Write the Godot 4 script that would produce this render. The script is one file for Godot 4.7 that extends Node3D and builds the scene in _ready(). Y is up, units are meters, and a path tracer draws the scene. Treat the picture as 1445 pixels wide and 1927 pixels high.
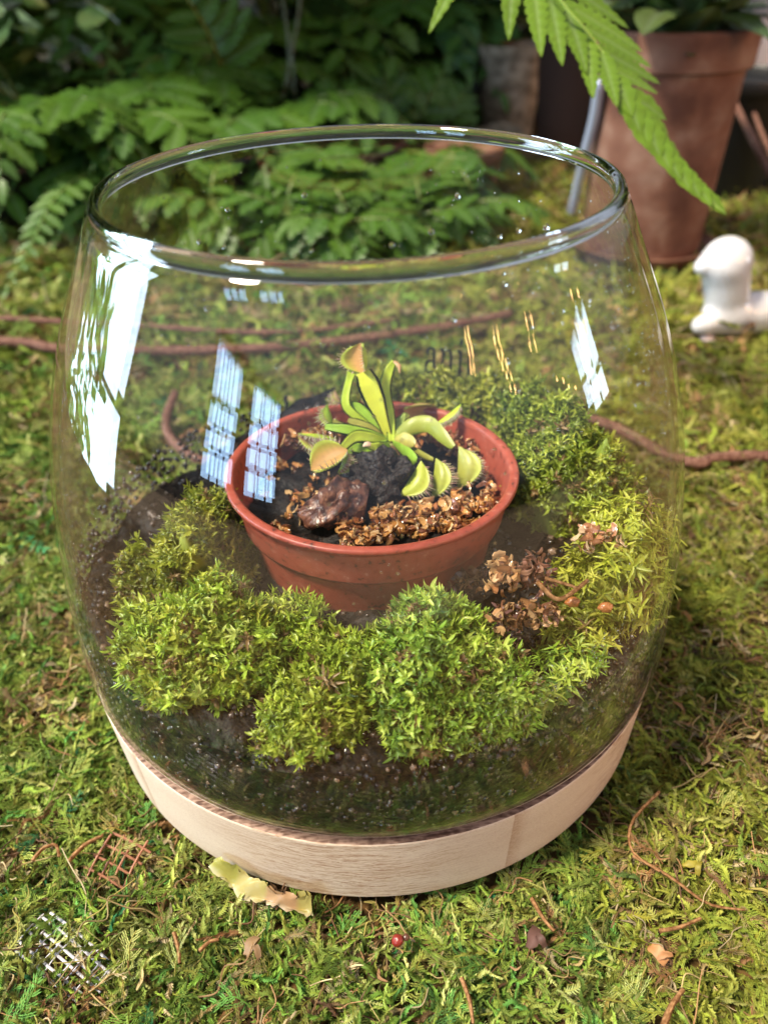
extends Node3D
# A glass bowl terrarium with a potted venus flytrap, on a moss covered table in front of ferns. Metres, y up.

var rng := RandomNumberGenerator.new()
var counts := {}
var M := {}
# the photographer's standpoint and view directions, used to turn a seen direction and a distance into a place in the world
const EYE := Vector3(0.0, 0.17549, 0.16440)
const RIGHT := Vector3(0.99895673, -0.02280866, 0.03956282)
const UPV := Vector3(0.04197268, 0.79991955, -0.59863762)
const FWD := Vector3(0.01799295, -0.59967364, -0.80004236)
const FOCAL := 1447.0
const GLASS_C := Vector3(0.00035, 0, 0.00188)   # axis of the glass bowl
# outer radius of the bowl by height
const BOWL := [[0.0240, 0.0732], [0.0268, 0.0762], [0.0300, 0.07755], [0.0353, 0.0779], [0.0410, 0.07765], [0.0466, 0.07735], [0.0522, 0.07705], [0.0579, 0.07656], [0.0635, 0.07583], [0.0692, 0.07501], [0.0748, 0.07416], [0.0804, 0.07318], [0.0861, 0.07198], [0.0917, 0.07054], [0.0974, 0.06889], [0.1030, 0.06705], [0.1086, 0.06498], [0.1143, 0.06260], [0.1199, 0.05994], [0.1256, 0.05719], [0.1312, 0.05457], [0.1355, 0.0525]]

func at(px: float, py: float, depth: float) -> Vector3:
	return EYE + depth * (FWD + RIGHT * (px - 722.5) / FOCAL - UPV * (py - 963.5) / FOCAL)

func on(px: float, py: float, h: float) -> Vector3:
	var d := FWD + RIGHT * (px - 722.5) / FOCAL - UPV * (py - 963.5) / FOCAL
	return EYE + d * ((h - EYE.y) / d.y)

func in_view(p: Vector3, margin: float) -> bool:
	var d := p - EYE
	var z := d.dot(FWD)
	if z < 0.03: return false
	return absf(d.dot(RIGHT) / z * FOCAL) < 722.5 + margin and absf(d.dot(UPV) / z * FOCAL) < 963.5 + margin

func bowl_r(h: float) -> float:
	for i in range(1, BOWL.size()):
		if h <= BOWL[i][0]:
			return lerpf(BOWL[i - 1][1], BOWL[i][1], (h - BOWL[i - 1][0]) / (BOWL[i][0] - BOWL[i - 1][0]))
	return BOWL[-1][1]

# ---------------------------------------------------------------- mesh building
class MB:
	var v := PackedVector3Array()
	var c := PackedColorArray()
	var uv := PackedVector2Array()
	var idx := PackedInt32Array()
	func add(p: Vector3, col := Color.WHITE, t := Vector2.ZERO) -> int:
		v.append(p); c.append(col); uv.append(t)
		return v.size() - 1
	func t(a: int, b: int, d: int) -> void:   # a, b, d counter-clockwise seen from the front
		idx.append(a); idx.append(d); idx.append(b)
	func q(a: int, b: int, d: int, e: int) -> void:
		t(a, b, d); t(a, d, e)
	func grid(first: int, rows: int, cols: int) -> void:
		for i in rows - 1:
			for j in cols - 1:
				var a := first + i * cols + j
				q(a, a + cols, a + cols + 1, a + 1)
	func commit(mat: Material) -> ArrayMesh:
		var n := PackedVector3Array(); n.resize(v.size())
		for k in range(0, idx.size(), 3):
			var a := idx[k]; var b := idx[k + 2]; var d := idx[k + 1]
			var f := (v[b] - v[a]).cross(v[d] - v[a])
			n[a] += f; n[b] += f; n[d] += f
		for k in n.size():
			n[k] = n[k].normalized() if n[k].length_squared() > 0.0 else Vector3.UP
		var arr := []; arr.resize(Mesh.ARRAY_MAX)
		arr[Mesh.ARRAY_VERTEX] = v; arr[Mesh.ARRAY_NORMAL] = n; arr[Mesh.ARRAY_COLOR] = c; arr[Mesh.ARRAY_TEX_UV] = uv; arr[Mesh.ARRAY_INDEX] = idx
		var m := ArrayMesh.new()
		m.add_surface_from_arrays(Mesh.PRIMITIVE_TRIANGLES, arr)
		m.surface_set_material(0, mat)
		return m

func lathe(b: MB, prof: Array, seg: int, center: Vector3, col := Color.WHITE, wob := 0.0, basis := Basis.IDENTITY) -> void:
	# the profile runs [radius, height]; outside to the right of an upward run. A doubled point makes a sharp edge.
	var nz := FastNoiseLite.new(); nz.seed = 5; nz.frequency = 1.2
	var first := b.v.size()
	for i in prof.size():
		for j in seg + 1:
			var a := TAU * j / seg
			var r: float = prof[i][0] * (1.0 + wob * nz.get_noise_3d(cos(a), sin(a), prof[i][1] * 30.0))
			b.add(center + basis * Vector3(r * cos(a), prof[i][1], r * sin(a)), col, Vector2(float(j) / seg, prof[i][1] * 20.0))
	for i in prof.size() - 1:
		if is_equal_approx(prof[i][0], prof[i + 1][0]) and is_equal_approx(prof[i][1], prof[i + 1][1]): continue
		for j in seg:
			var p := first + i * (seg + 1) + j
			b.q(p, p + seg + 1, p + seg + 2, p + 1)

func frame_of(t: Vector3, ref: Vector3) -> Array:
	var s := ref - t * ref.dot(t)
	if s.length() < 1e-6: s = Vector3(1, 0, 0).cross(t) + Vector3(0, 0.3, 0.01).cross(t)
	s = s.normalized()
	return [s, s.cross(t).normalized()]

func curve(pts: Array, n: int) -> Array:   # a smooth line through the points
	var out := []
	var m := pts.size()
	for k in n + 1:
		var f := float(k) / n * (m - 1)
		var i := mini(int(f), m - 2)
		var p0: Vector3 = pts[maxi(i - 1, 0)]; var p1: Vector3 = pts[i]; var p2: Vector3 = pts[i + 1]; var p3: Vector3 = pts[mini(i + 2, m - 1)]
		out.append(p1.cubic_interpolate(p2, p0, p3, f - i))
	return out

func tube(b: MB, pts: Array, r0: float, r1: float, sides: int, col := Color.WHITE, rough := 0.0) -> void:
	var first := b.v.size()
	var n := pts.size()
	var ref := Vector3(0.31, 0.87, 0.38)
	for i in n:
		var t: Vector3 = (pts[mini(i + 1, n - 1)] - pts[maxi(i - 1, 0)]).normalized()
		var f := frame_of(t, ref)
		ref = f[0]
		var r := lerpf(r0, r1, float(i) / (n - 1))
		for j in sides + 1:
			var a := TAU * j / sides
			var k := r * (1.0 + (rough * rng.randf_range(-1, 1) if j < sides else 0.0))
			b.add(pts[i] + (f[0] * cos(a) + f[1] * sin(a)) * k, col, Vector2(float(j) / sides, float(i) / 4.0))
	for i in n - 1:
		for j in sides:
			var p := first + i * (sides + 1) + j
			b.q(p, p + 1, p + sides + 2, p + sides + 1)
	for e in [0, n - 1]:
		var c0 := b.add(pts[e], col)
		for j in sides:
			var p: int = first + e * (sides + 1) + j
			if e == 0: b.t(c0, p + 1, p)
			else: b.t(c0, p, p + 1)

func ribbon(b: MB, pts: Array, widths: Array, thick: float, side: Vector3, tone: Color, fold := 0.0) -> void:
	# a leaf-like strip of lens section along the points
	var n := pts.size()
	var first := b.v.size()
	for i in n:
		var t: Vector3 = (pts[mini(i + 1, n - 1)] - pts[maxi(i - 1, 0)]).normalized()
		var f := frame_of(t, side)
		var k := float(i) / (n - 1) * (widths.size() - 1)
		var w := lerpf(widths[int(k)], widths[mini(int(k) + 1, widths.size() - 1)], k - int(k)) * 0.5
		var lift: Vector3 = f[1] * fold * w
		var g := rng.randf_range(0.92, 1.08)
		var col := Color(tone.r * g, tone.g * g, tone.b * g)
		b.add(pts[i] + f[0] * w + lift, col); b.add(pts[i] + f[0] * w * 0.5 + f[1] * thick * 0.5 + lift * 0.3, col)
		b.add(pts[i] + f[1] * thick * 0.4, col)
		b.add(pts[i] - f[0] * w * 0.5 + f[1] * thick * 0.5 + lift * 0.3, col); b.add(pts[i] - f[0] * w + lift, col)
		b.add(pts[i] - f[1] * thick * 0.6, col)
	for i in n - 1:
		for j in 6:
			var p := first + i * 6 + j
			var p2 := first + i * 6 + (j + 1) % 6
			b.q(p, p + 6, p2 + 6, p2)

func blob(b: MB, center: Vector3, rad: Vector3, amp: float, sd: int, lat: int, lon: int, col := Color.WHITE, basis := Basis.IDENTITY, freq := 1.3) -> void:
	var nz := FastNoiseLite.new(); nz.seed = sd; nz.frequency = freq; nz.fractal_octaves = 3
	var first := b.v.size()
	for i in lat + 1:
		for j in lon + 1:
			var th := PI * i / lat; var ph := TAU * (j % lon) / lon
			var d := Vector3(sin(th) * cos(ph), cos(th), sin(th) * sin(ph))
			var k := 1.0 + amp * nz.get_noise_3dv(d)
			b.add(center + basis * (d * rad * k), col, Vector2(float(j) / lon, float(i) / lat))
	for i in lat:
		for j in lon:
			var p := first + i * (lon + 1) + j
			b.q(p, p + 1, p + lon + 2, p + lon + 1)

func box(b: MB, c: Vector3, s: Vector3, basis := Basis.IDENTITY, col := Color.WHITE) -> void:
	var ch := minf(s.x, minf(s.y, s.z)) * 0.12
	for ax in 3:
		for sg in [-1.0, 1.0]:
			var n := Vector3.ZERO; n[ax] = sg
			var u := Vector3.ZERO; u[(ax + 1) % 3] = 1.0
			var w := n.cross(u)
			var h := s * 0.5
			var ids := []
			for k in [[-1, -1], [1, -1], [1, 1], [-1, 1]]:
				var p := Vector3.ZERO
				p += n * h[ax]
				p += u * k[0] * (h[(ax + 1) % 3] - ch) + w * k[1] * (h[(ax + 2) % 3] - ch)
				ids.append(b.add(c + basis * p, col))
			b.q(ids[0], ids[1], ids[2], ids[3])
	# chamfers: one strip along every edge
	for ax in 3:
		for s1 in [-1.0, 1.0]:
			for s2 in [-1.0, 1.0]:
				var a1 := (ax + 1) % 3; var a2 := (ax + 2) % 3
				var h := s * 0.5
				var ids := []
				for k in [[-1, 0], [1, 0], [1, 1], [-1, 1]]:
					var p := Vector3.ZERO
					p[ax] = k[0] * (h[ax] - ch)
					p[a1] = s1 * (h[a1] - (ch if k[1] == 0 else 0.0)); p[a2] = s2 * (h[a2] - (0.0 if k[1] == 0 else ch))
					ids.append(b.add(c + basis * p, col))
				if s1 * s2 > 0: b.q(ids[0], ids[3], ids[2], ids[1])
				else: b.q(ids[0], ids[1], ids[2], ids[3])

# ---------------------------------------------------------------- naming
func numbered(called: String, parent: Node) -> String:
	var key := "%d/%s" % [parent.get_instance_id(), called]
	counts[key] = counts.get(key, -1) + 1
	return called if counts[key] == 0 else "%s_%03d" % [called, counts[key]]

func tag(o: Node, label: String, category: String, group := "", kind := "") -> Node:
	if label: o.set_meta("label", label)
	if category: o.set_meta("category", category)
	if group: o.set_meta("group", group)
	if kind: o.set_meta("kind", kind)
	return o

func thing(called: String, label: String, category: String, base: Vector3, group := "") -> Node3D:
	var o := Node3D.new()
	o.name = numbered(called, self)
	add_child(o, true)
	o.position = base
	tag(o, label, category, group)
	return o

func put(called: String, mesh: Mesh, parent: Node, xf := Transform3D.IDENTITY, label := "", kind := "") -> MeshInstance3D:
	# a mesh given in world coordinates under a thing, or with a place of its own
	var o := MeshInstance3D.new()
	o.name = numbered(called, parent)
	o.mesh = mesh
	parent.add_child(o, true)
	var world := xf
	if parent != self and parent is Node3D:
		var up := Transform3D.IDENTITY
		var q := parent
		while q != self and q is Node3D:
			up = q.transform * up
			q = q.get_parent()
		o.transform = up.affine_inverse() * world
	else:
		o.transform = world
	tag(o, label, "", "", kind)
	return o

func scatter(called: String, mesh: Mesh, parent: Node, xfs: Array, cols: Array) -> MultiMeshInstance3D:
	var mm := MultiMesh.new()
	mm.transform_format = MultiMesh.TRANSFORM_3D
	mm.use_colors = true
	mm.mesh = mesh
	mm.instance_count = xfs.size()
	for i in xfs.size():
		mm.set_instance_transform(i, xfs[i])
		mm.set_instance_color(i, cols[i])
	var o := MultiMeshInstance3D.new()
	o.name = numbered(called, parent)
	o.multimesh = mm
	parent.add_child(o, true)
	if parent != self: o.transform = parent.transform.affine_inverse()
	o.set_meta("kind", "stuff")
	return o

# ---------------------------------------------------------------- materials
func noise_tex(freq: float, cols: Array, offs: Array, size := 512, sd := 1, oct := 5) -> NoiseTexture2D:
	var t := NoiseTexture2D.new()
	var n := FastNoiseLite.new(); n.seed = sd; n.frequency = freq; n.fractal_octaves = oct
	t.noise = n; t.width = size; t.height = size; t.seamless = true
	var g := Gradient.new()
	g.colors = PackedColorArray(cols); g.offsets = PackedFloat32Array(offs)
	t.color_ramp = g
	return t

func mat(called: String, col: Color, rough: float, spec := 0.5) -> StandardMaterial3D:
	var m := StandardMaterial3D.new()
	m.resource_name = called
	m.albedo_color = col
	m.roughness = rough
	m.metallic_specular = spec
	M[called] = m
	return m

func leafy(called: String, rough: float, back: Color, spec := 0.5) -> StandardMaterial3D:
	var m := mat(called, Color.WHITE, rough, spec)
	m.vertex_color_use_as_albedo = true
	m.cull_mode = BaseMaterial3D.CULL_DISABLED
	m.backlight_enabled = true
	m.backlight = back
	return m

func tri(m: StandardMaterial3D, tex: Texture2D, scale: float, bump: Texture2D = null, amount := 0.0) -> void:
	m.albedo_texture = tex
	m.uv1_triplanar = true; m.uv1_world_triplanar = true
	m.uv1_scale = Vector3.ONE * scale
	if bump:
		m.heightmap_enabled = true; m.heightmap_texture = bump; m.heightmap_scale = amount

func make_materials() -> void:
	leafy("moss", 0.75, Color(0.35, 0.35, 0.35), 0.3)
	leafy("wet_moss", 0.34, Color(0.75, 0.75, 0.75), 0.45)
	leafy("fern", 0.40, Color(0.5, 0.5, 0.5), 0.42)
	leafy("flytrap", 0.38, Color(0.55, 0.55, 0.55), 0.45)
	var m := leafy("painted", 0.6, Color(0, 0, 0)); m.backlight_enabled = false
	m = leafy("wet_bark", 0.2, Color(0, 0, 0), 0.6); m.backlight_enabled = false
	var grey := noise_tex(0.02, [Color.BLACK, Color.WHITE], [0.15, 0.85], 512, 3)
	M["grey"] = grey
	m = mat("ground", Color.WHITE, 0.9, 0.2)
	tri(m, noise_tex(0.03, [Color(0.20, 0.14, 0.09), Color(0.33, 0.26, 0.14), Color(0.40, 0.29, 0.18), Color(0.34, 0.33, 0.14)], [0.2, 0.45, 0.6, 0.85], 1024, 8), 6.0, grey, 0.3)
	m = mat("soil", Color.WHITE, 0.6, 0.35)
	tri(m, noise_tex(0.035, [Color(0.04, 0.032, 0.028), Color(0.075, 0.056, 0.047), Color(0.14, 0.10, 0.08), Color(0.07, 0.065, 0.045)], [0.28, 0.52, 0.74, 0.88], 512, 12), 14.0, grey, 0.12)
	m = mat("peat", Color.WHITE, 0.5, 0.4)
	tri(m, noise_tex(0.06, [Color(0.05, 0.04, 0.04), Color(0.14, 0.11, 0.10), Color(0.26, 0.21, 0.19)], [0.3, 0.6, 0.85], 512, 14), 40.0, grey, 0.1)
	m = mat("bark", Color.WHITE, 0.3, 0.5)
	tri(m, noise_tex(0.03, [Color(0.20, 0.11, 0.09), Color(0.40, 0.26, 0.20), Color(0.62, 0.45, 0.36)], [0.3, 0.55, 0.85], 512, 15), 25.0, grey, 0.06)
	m = mat("pot_plastic", Color.WHITE, 0.42, 0.5)
	tri(m, noise_tex(0.02, [Color(0.30, 0.17, 0.13), Color(0.54, 0.25, 0.185), Color(0.61, 0.29, 0.22), Color(0.60, 0.31, 0.245), Color(0.70, 0.45, 0.38)], [0.19, 0.245, 0.5, 0.75, 0.88], 1024, 16), 14.0)
	m = mat("terracotta", Color.WHITE, 0.85, 0.3)
	tri(m, noise_tex(0.009, [Color(0.36, 0.235, 0.185), Color(0.455, 0.31, 0.245), Color(0.57, 0.45, 0.38)], [0.25, 0.55, 0.9], 512, 17), 6.0, grey, 0.03)
	m = mat("clay_dark", Color(0.20, 0.13, 0.10), 0.8, 0.3)
	m = mat("stone", Color.WHITE, 0.85, 0.3)
	tri(m, noise_tex(0.02, [Color(0.45, 0.38, 0.30), Color(0.68, 0.60, 0.50)], [0.3, 0.7], 512, 18), 6.0)
	mat("black_plastic", Color(0.045, 0.045, 0.05), 0.45)
	mat("maroon_plastic", Color(0.16, 0.06, 0.07), 0.4)
	m = mat("ceramic", Color(0.80, 0.79, 0.79), 0.22)
	m.clearcoat_enabled = true; m.clearcoat = 0.6; m.clearcoat_roughness = 0.08
	mat("pink_pot", Color(0.87, 0.78, 0.75), 0.6)
	mat("white_plastic", Color(0.86, 0.85, 0.88), 0.5)
	mat("brown_plastic", Color(0.62, 0.42, 0.32), 0.6)
	mat("steel", Color(0.70, 0.72, 0.80), 0.3).metallic = 0.5
	m = mat("vine", Color.WHITE, 0.75, 0.3)
	tri(m, noise_tex(0.05, [Color(0.34, 0.22, 0.18), Color(0.54, 0.40, 0.34)], [0.3, 0.7], 256, 19), 30.0, grey, 0.04)
	m = mat("twig", Color.WHITE, 0.8, 0.3)
	tri(m, noise_tex(0.05, [Color(0.42, 0.28, 0.16), Color(0.66, 0.50, 0.34)], [0.3, 0.7], 256, 20), 60.0)
	mat("stalk", Color(0.34, 0.36, 0.26), 0.7)
	mat("berry", Color(0.50, 0.16, 0.12), 0.35)
	mat("letter", Color(0.10, 0.08, 0.06), 0.6)
	m = mat("bowl_glass", Color(1, 1, 1, 0.0), 0.0)
	m.transparency = BaseMaterial3D.TRANSPARENCY_ALPHA
	m = mat("thick_glass", Color(1.0, 1.0, 1.0, 0.0), 0.0)
	m.refraction_enabled = true; m.refraction_scale = 0.05
	m = mat("water", Color(1, 1, 1, 0.0), 0.0)
	m.refraction_enabled = true; m.refraction_scale = 0.033
	mat("window_frame", Color(0.16, 0.15, 0.15), 0.6)
	m = mat("daylight", Color(0.8, 0.9, 1.0), 1.0)
	m.emission_enabled = true; m.emission = Color(0.80, 0.90, 1.0); m.emission_energy_multiplier = 3.0
	m = mat("filament", Color(1, 0.8, 0.5), 1.0)
	m.emission_enabled = true; m.emission = Color(1.0, 0.78, 0.50); m.emission_energy_multiplier = 25.0
	wood_materials()

func wood_materials() -> void:
	var W := 2048; var H := 160
	var im := Image.create(W, H, false, Image.FORMAT_RGB8)
	var streak := FastNoiseLite.new(); streak.seed = 21; streak.frequency = 1.0; streak.fractal_octaves = 4
	var speck := FastNoiseLite.new(); speck.seed = 22; speck.frequency = 0.35; speck.fractal_octaves = 3
	var soft := FastNoiseLite.new(); soft.seed = 23; soft.frequency = 0.012
	var pale := Color(0.86, 0.785, 0.69); var tan := Color(0.56, 0.39, 0.27)
	for x in W:
		var deg := 360.0 * x / W
		# long grain where the boards lie across the rim, end grain specks between; glued joints at three places
		var face := maxf(exp(-pow((deg - 97.0) / 17.0, 2.0)), maxf(exp(-pow((deg - 38.0) / 12.0, 2.0)), exp(-pow((deg - 240.0) / 30.0, 2.0))))
		var joint := 0.0
		for j in [137.0, 68.5, 300.0]:
			var d: float = (deg - j) * (1.0 if j != 68.5 else -1.0)
			if d > -0.15 and d < 3.0: joint = maxf(joint, (1.0 - d / 3.0) * 0.6)
		for y in H:
			var bend := 4.0 * soft.get_noise_2d(x * 0.6, y * 1.2) + 0.0012 * (x - 552.0) * (y - 80.0) * 0.02
			var w := streak.get_noise_2d(x * 0.016, y * 0.34 + bend)
			var fine := streak.get_noise_2d(x * 0.05 + 90.0, y * 0.9 + bend)
			var g := clampf(0.16 + w * 1.5 + fine * 1.0, 0.0, 1.0) * face
			var e := clampf(0.10 + speck.get_noise_2d(x * 1.1, y * 2.0) * 0.55, 0.0, 1.0) * (1.0 - face * 0.75) * 0.62
			var s := clampf(g * 0.75 + e + joint * (0.55 + 0.5 * speck.get_noise_2d(x * 0.5, y)) + 0.12 * soft.get_noise_2d(x * 0.5, y * 1.0), 0.0, 1.0)
			im.set_pixel(x, y, pale.lerp(tan, s))
	var m := mat("wood_side", Color.WHITE, 0.62, 0.35)
	m.albedo_texture = ImageTexture.create_from_image(im)
	m.uv1_scale = Vector3(1, 1, 1)
	var T := 512
	var im2 := Image.create(T, T, false, Image.FORMAT_RGB8)
	for x in T:
		for y in T:
			var w := streak.get_noise_2d(x * 0.013 + 40.0, y * 0.42 + x * 0.05)
			var f := streak.get_noise_2d(x * 0.05, y * 1.3 + x * 0.14)
			im2.set_pixel(x, y, Color(0.64, 0.53, 0.46).lerp(Color(0.30, 0.21, 0.17), clampf(0.35 + w * 1.1 + f * 0.7, 0.0, 1.0)))
	m = mat("wood_top", Color.WHITE, 0.6, 0.35)
	m.albedo_texture = ImageTexture.create_from_image(im2)

# ---------------------------------------------------------------- camera, sky, lights
func set_stage() -> void:
	var cam := Camera3D.new()
	cam.name = "camera"
	add_child(cam)
	cam.transform = Transform3D(Basis(RIGHT, UPV, -FWD), EYE)
	var ca := CameraAttributesPhysical.new()
	ca.frustum_focal_length = 18.02
	ca.frustum_near = 0.01; ca.frustum_far = 60.0
	ca.exposure_aperture = 8.5
	ca.frustum_focus_distance = 0.165
	cam.attributes = ca
	cam.fov = 67.32
	cam.near = 0.01; cam.far = 60.0
	cam.current = true
	var e := Environment.new()
	e.background_mode = Environment.BG_SKY
	var sk := ProceduralSkyMaterial.new()
	sk.sky_top_color = Color(0.86, 0.91, 1.0); sk.sky_horizon_color = Color(0.60, 0.62, 0.64); sk.sky_curve = 0.25
	sk.ground_bottom_color = Color(0.25, 0.24, 0.2); sk.ground_horizon_color = Color(0.35, 0.34, 0.3)
	sk.energy_multiplier = 1.0
	e.sky = Sky.new(); e.sky.sky_material = sk
	e.background_energy_multiplier = 0.42
	e.tonemap_mode = Environment.TONE_MAPPER_LINEAR
	e.tonemap_exposure = 1.62
	e.sdfgi_enabled = true; e.ssao_enabled = true; e.ssil_enabled = true
	var we := WorldEnvironment.new(); we.name = "environment"; we.environment = e
	add_child(we)
	var sun := DirectionalLight3D.new(); sun.name = "sun"
	sun.light_color = Color(1.0, 0.95, 0.86); sun.light_energy = 1.45; sun.light_angular_distance = 10.0; sun.shadow_enabled = true
	add_child(sun)
	sun.look_at_from_position(Vector3(-0.66, 1.08, 0.20), Vector3.ZERO)
	# the windows and the string of bulbs that the bowl mirrors
	window("glazed garden door with two panes, left of the table", Vector3(-2.1, 0.30, -0.74), Vector3(0, 0, 1), 1.25, 2.1, 2, 2, 8.5, 0.10, Color(0.80, 0.90, 1.0))
	window("paned window with a broad middle post, behind and left of the table", Vector3(-2.07, 0.70, 2.17), Vector3(-0.725, 0, -0.69), 1.3, 0.98, 2, 4, 7.0, 0.30, Color(0.62, 0.80, 1.0))
	window("narrow upright window right of the table", Vector3(2.5, 0.36, 0.2), Vector3(0.08, 0, -1), 0.34, 0.42, 2, 2, 7.0, 0.03, Color(0.80, 0.90, 1.0))
	for k in [[40, 22.9], [40.4, 22.0], [40.0, 20.9], [51.5, 20.4], [51.8, 19.3], [52.6, 18.3], [53.4, 17.1], [53.8, 15.7], [66.3, 17.4], [65.5, 16.2], [73, 10.4], [77, 7.6], [89.7, 11.3], [88.4, 9.4]]:
		var az := deg_to_rad(k[0]); var el := deg_to_rad(k[1])
		bulb(Vector3(0.022, 0.122, 0.055) + Vector3(sin(az) * cos(el), sin(el), cos(az) * cos(el)) * (1.6 + 0.005 * k[0]))

func window(label: String, c: Vector3, along: Vector3, w: float, h: float, nx: int, ny: int, bright: float, post: float, tint: Color) -> void:
	var t := thing("window", label, "window", c - Vector3(0, h / 2, 0))
	var ax := along.normalized()
	var nrm := ax.cross(Vector3.UP)
	if nrm.dot(-c) < 0: nrm = -nrm; ax = -ax
	var bs := Basis(ax, Vector3.UP, ax.cross(Vector3.UP))
	var f := 0.06
	for k in [[0, h / 2 + f / 2, w + 2 * f, f], [0, -h / 2 - f / 2, w + 2 * f, f], [-w / 2 - f / 2, 0, f, h], [w / 2 + f / 2, 0, f, h]]:
		var b := MB.new(); box(b, c + bs * Vector3(k[0], k[1], 0), Vector3(k[2], k[3], 0.08), bs); put("frame", b.commit(M.window_frame), t)
	for i in range(1, nx):
		var b := MB.new(); box(b, c + bs * Vector3(-w / 2 + w * i / nx, 0, 0) + nrm * 0.035, Vector3(post, h, 0.03), bs); put("muntin", b.commit(M.window_frame), t)
	for j in range(1, ny):
		var b := MB.new(); box(b, c + bs * Vector3(0, -h / 2 + h * j / ny - (0.22 if h > 1.5 else 0.0), 0) + nrm * 0.033, Vector3(w, 0.12 if h > 1.5 else 0.04, 0.03), bs); put("muntin", b.commit(M.window_frame), t)
	if post > 0.2:
		for x in [-0.40, -0.25, 0.25, 0.37]:
			var b := MB.new(); box(b, c + bs * Vector3(w * x, 0, 0) + nrm * 0.036, Vector3(0.030, h, 0.02), bs); put("muntin", b.commit(M.window_frame), t)
	var p := MB.new(); box(p, c - nrm * 0.015, Vector3(w, h, 0.01), bs); put("pane", p.commit(M.daylight), t)
	var l := AreaLight3D.new(); l.name = "window_light"
	l.area_size = Vector2(w, h); l.light_energy = bright * w * h / PI; l.light_color = tint
	l.shadow_enabled = true
	l.area_range = 8.0
	t.add_child(l)
	l.look_at_from_position(c - nrm * 0.004, c + nrm, Vector3.UP)

func garden_plant() -> void:
	var t := thing("leafy_plant", "leafy yellow-green plant standing before the glazed garden door", "plant", Vector3(-1.85, -0.78, -0.95))
	rng.seed = 210
	var lm := pinna(90, 0.24, 0.13, 3, 0.05, Color(0.42, 0.58, 0.04), 0.25)
	for k in 120:
		var u := rng.randf()
		var z := -1.25 + 0.85 * rng.randf()
		var p := Vector3(-1.86 + rng.randf_range(-0.12, 0.14), lerpf(-0.42, 0.75 if z < -0.85 else 0.30, u), z)
		put("leaf", lm, t, Transform3D(Basis.from_euler(Vector3(rng.randf_range(-0.5, 0.5), PI * 0.5 + rng.randf_range(-0.9, 0.9), rng.randf_range(-0.3, 1.4))), p))
	for k in 5:
		var b := MB.new(); tube(b, curve([Vector3(-1.86, -0.78, -0.9), Vector3(-1.86, -0.3, -1.0 + 0.08 * k), Vector3(-1.86, 0.35, -1.15 + 0.15 * k)], 8), 0.012, 0.006, 6, Color(0.2, 0.25, 0.06))
		put("stem", b.commit(M.fern), t)

func bulb(p: Vector3) -> void:
	var t := thing("light_bulb", "small warm lit bulb of the string hanging up to the right", "light bulb", p, "bulbs of the light string")
	var b := MB.new(); blob(b, p, Vector3(0.011, 0.014, 0.011), 0.0, 1, 10, 14)
	put("glass_bulb", b.commit(M.filament), t)
	b = MB.new(); lathe(b, [[0.0, 0.012], [0.007, 0.012], [0.007, 0.012], [0.007, 0.035], [0.007, 0.035], [0.0, 0.035]], 12, p)
	put("socket", b.commit(M.black_plastic), t)
	var l := OmniLight3D.new(); l.name = "bulb_light"
	l.light_color = Color(1.0, 0.72, 0.42); l.light_energy = 0.06; l.light_size = 0.01; l.omni_range = 6.0; l.omni_attenuation = 2.0; l.shadow_enabled = true
	t.add_child(l)

# ---------------------------------------------------------------- moss strands of the table
var hill := FastNoiseLite.new()
func ground_h(x: float, z: float) -> float:
	var far := clampf((-z - 0.02) / 0.2, 0.0, 1.0)
	var h := hill.get_noise_2d(x, z) * lerpf(0.0036, 0.007, far)
	var r := Vector2(x, z).length()
	if r < 0.11: h = lerpf(-0.0035, h, clampf((r - 0.074) / 0.036, 0.0, 1.0))
	return h - 0.002

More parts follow.
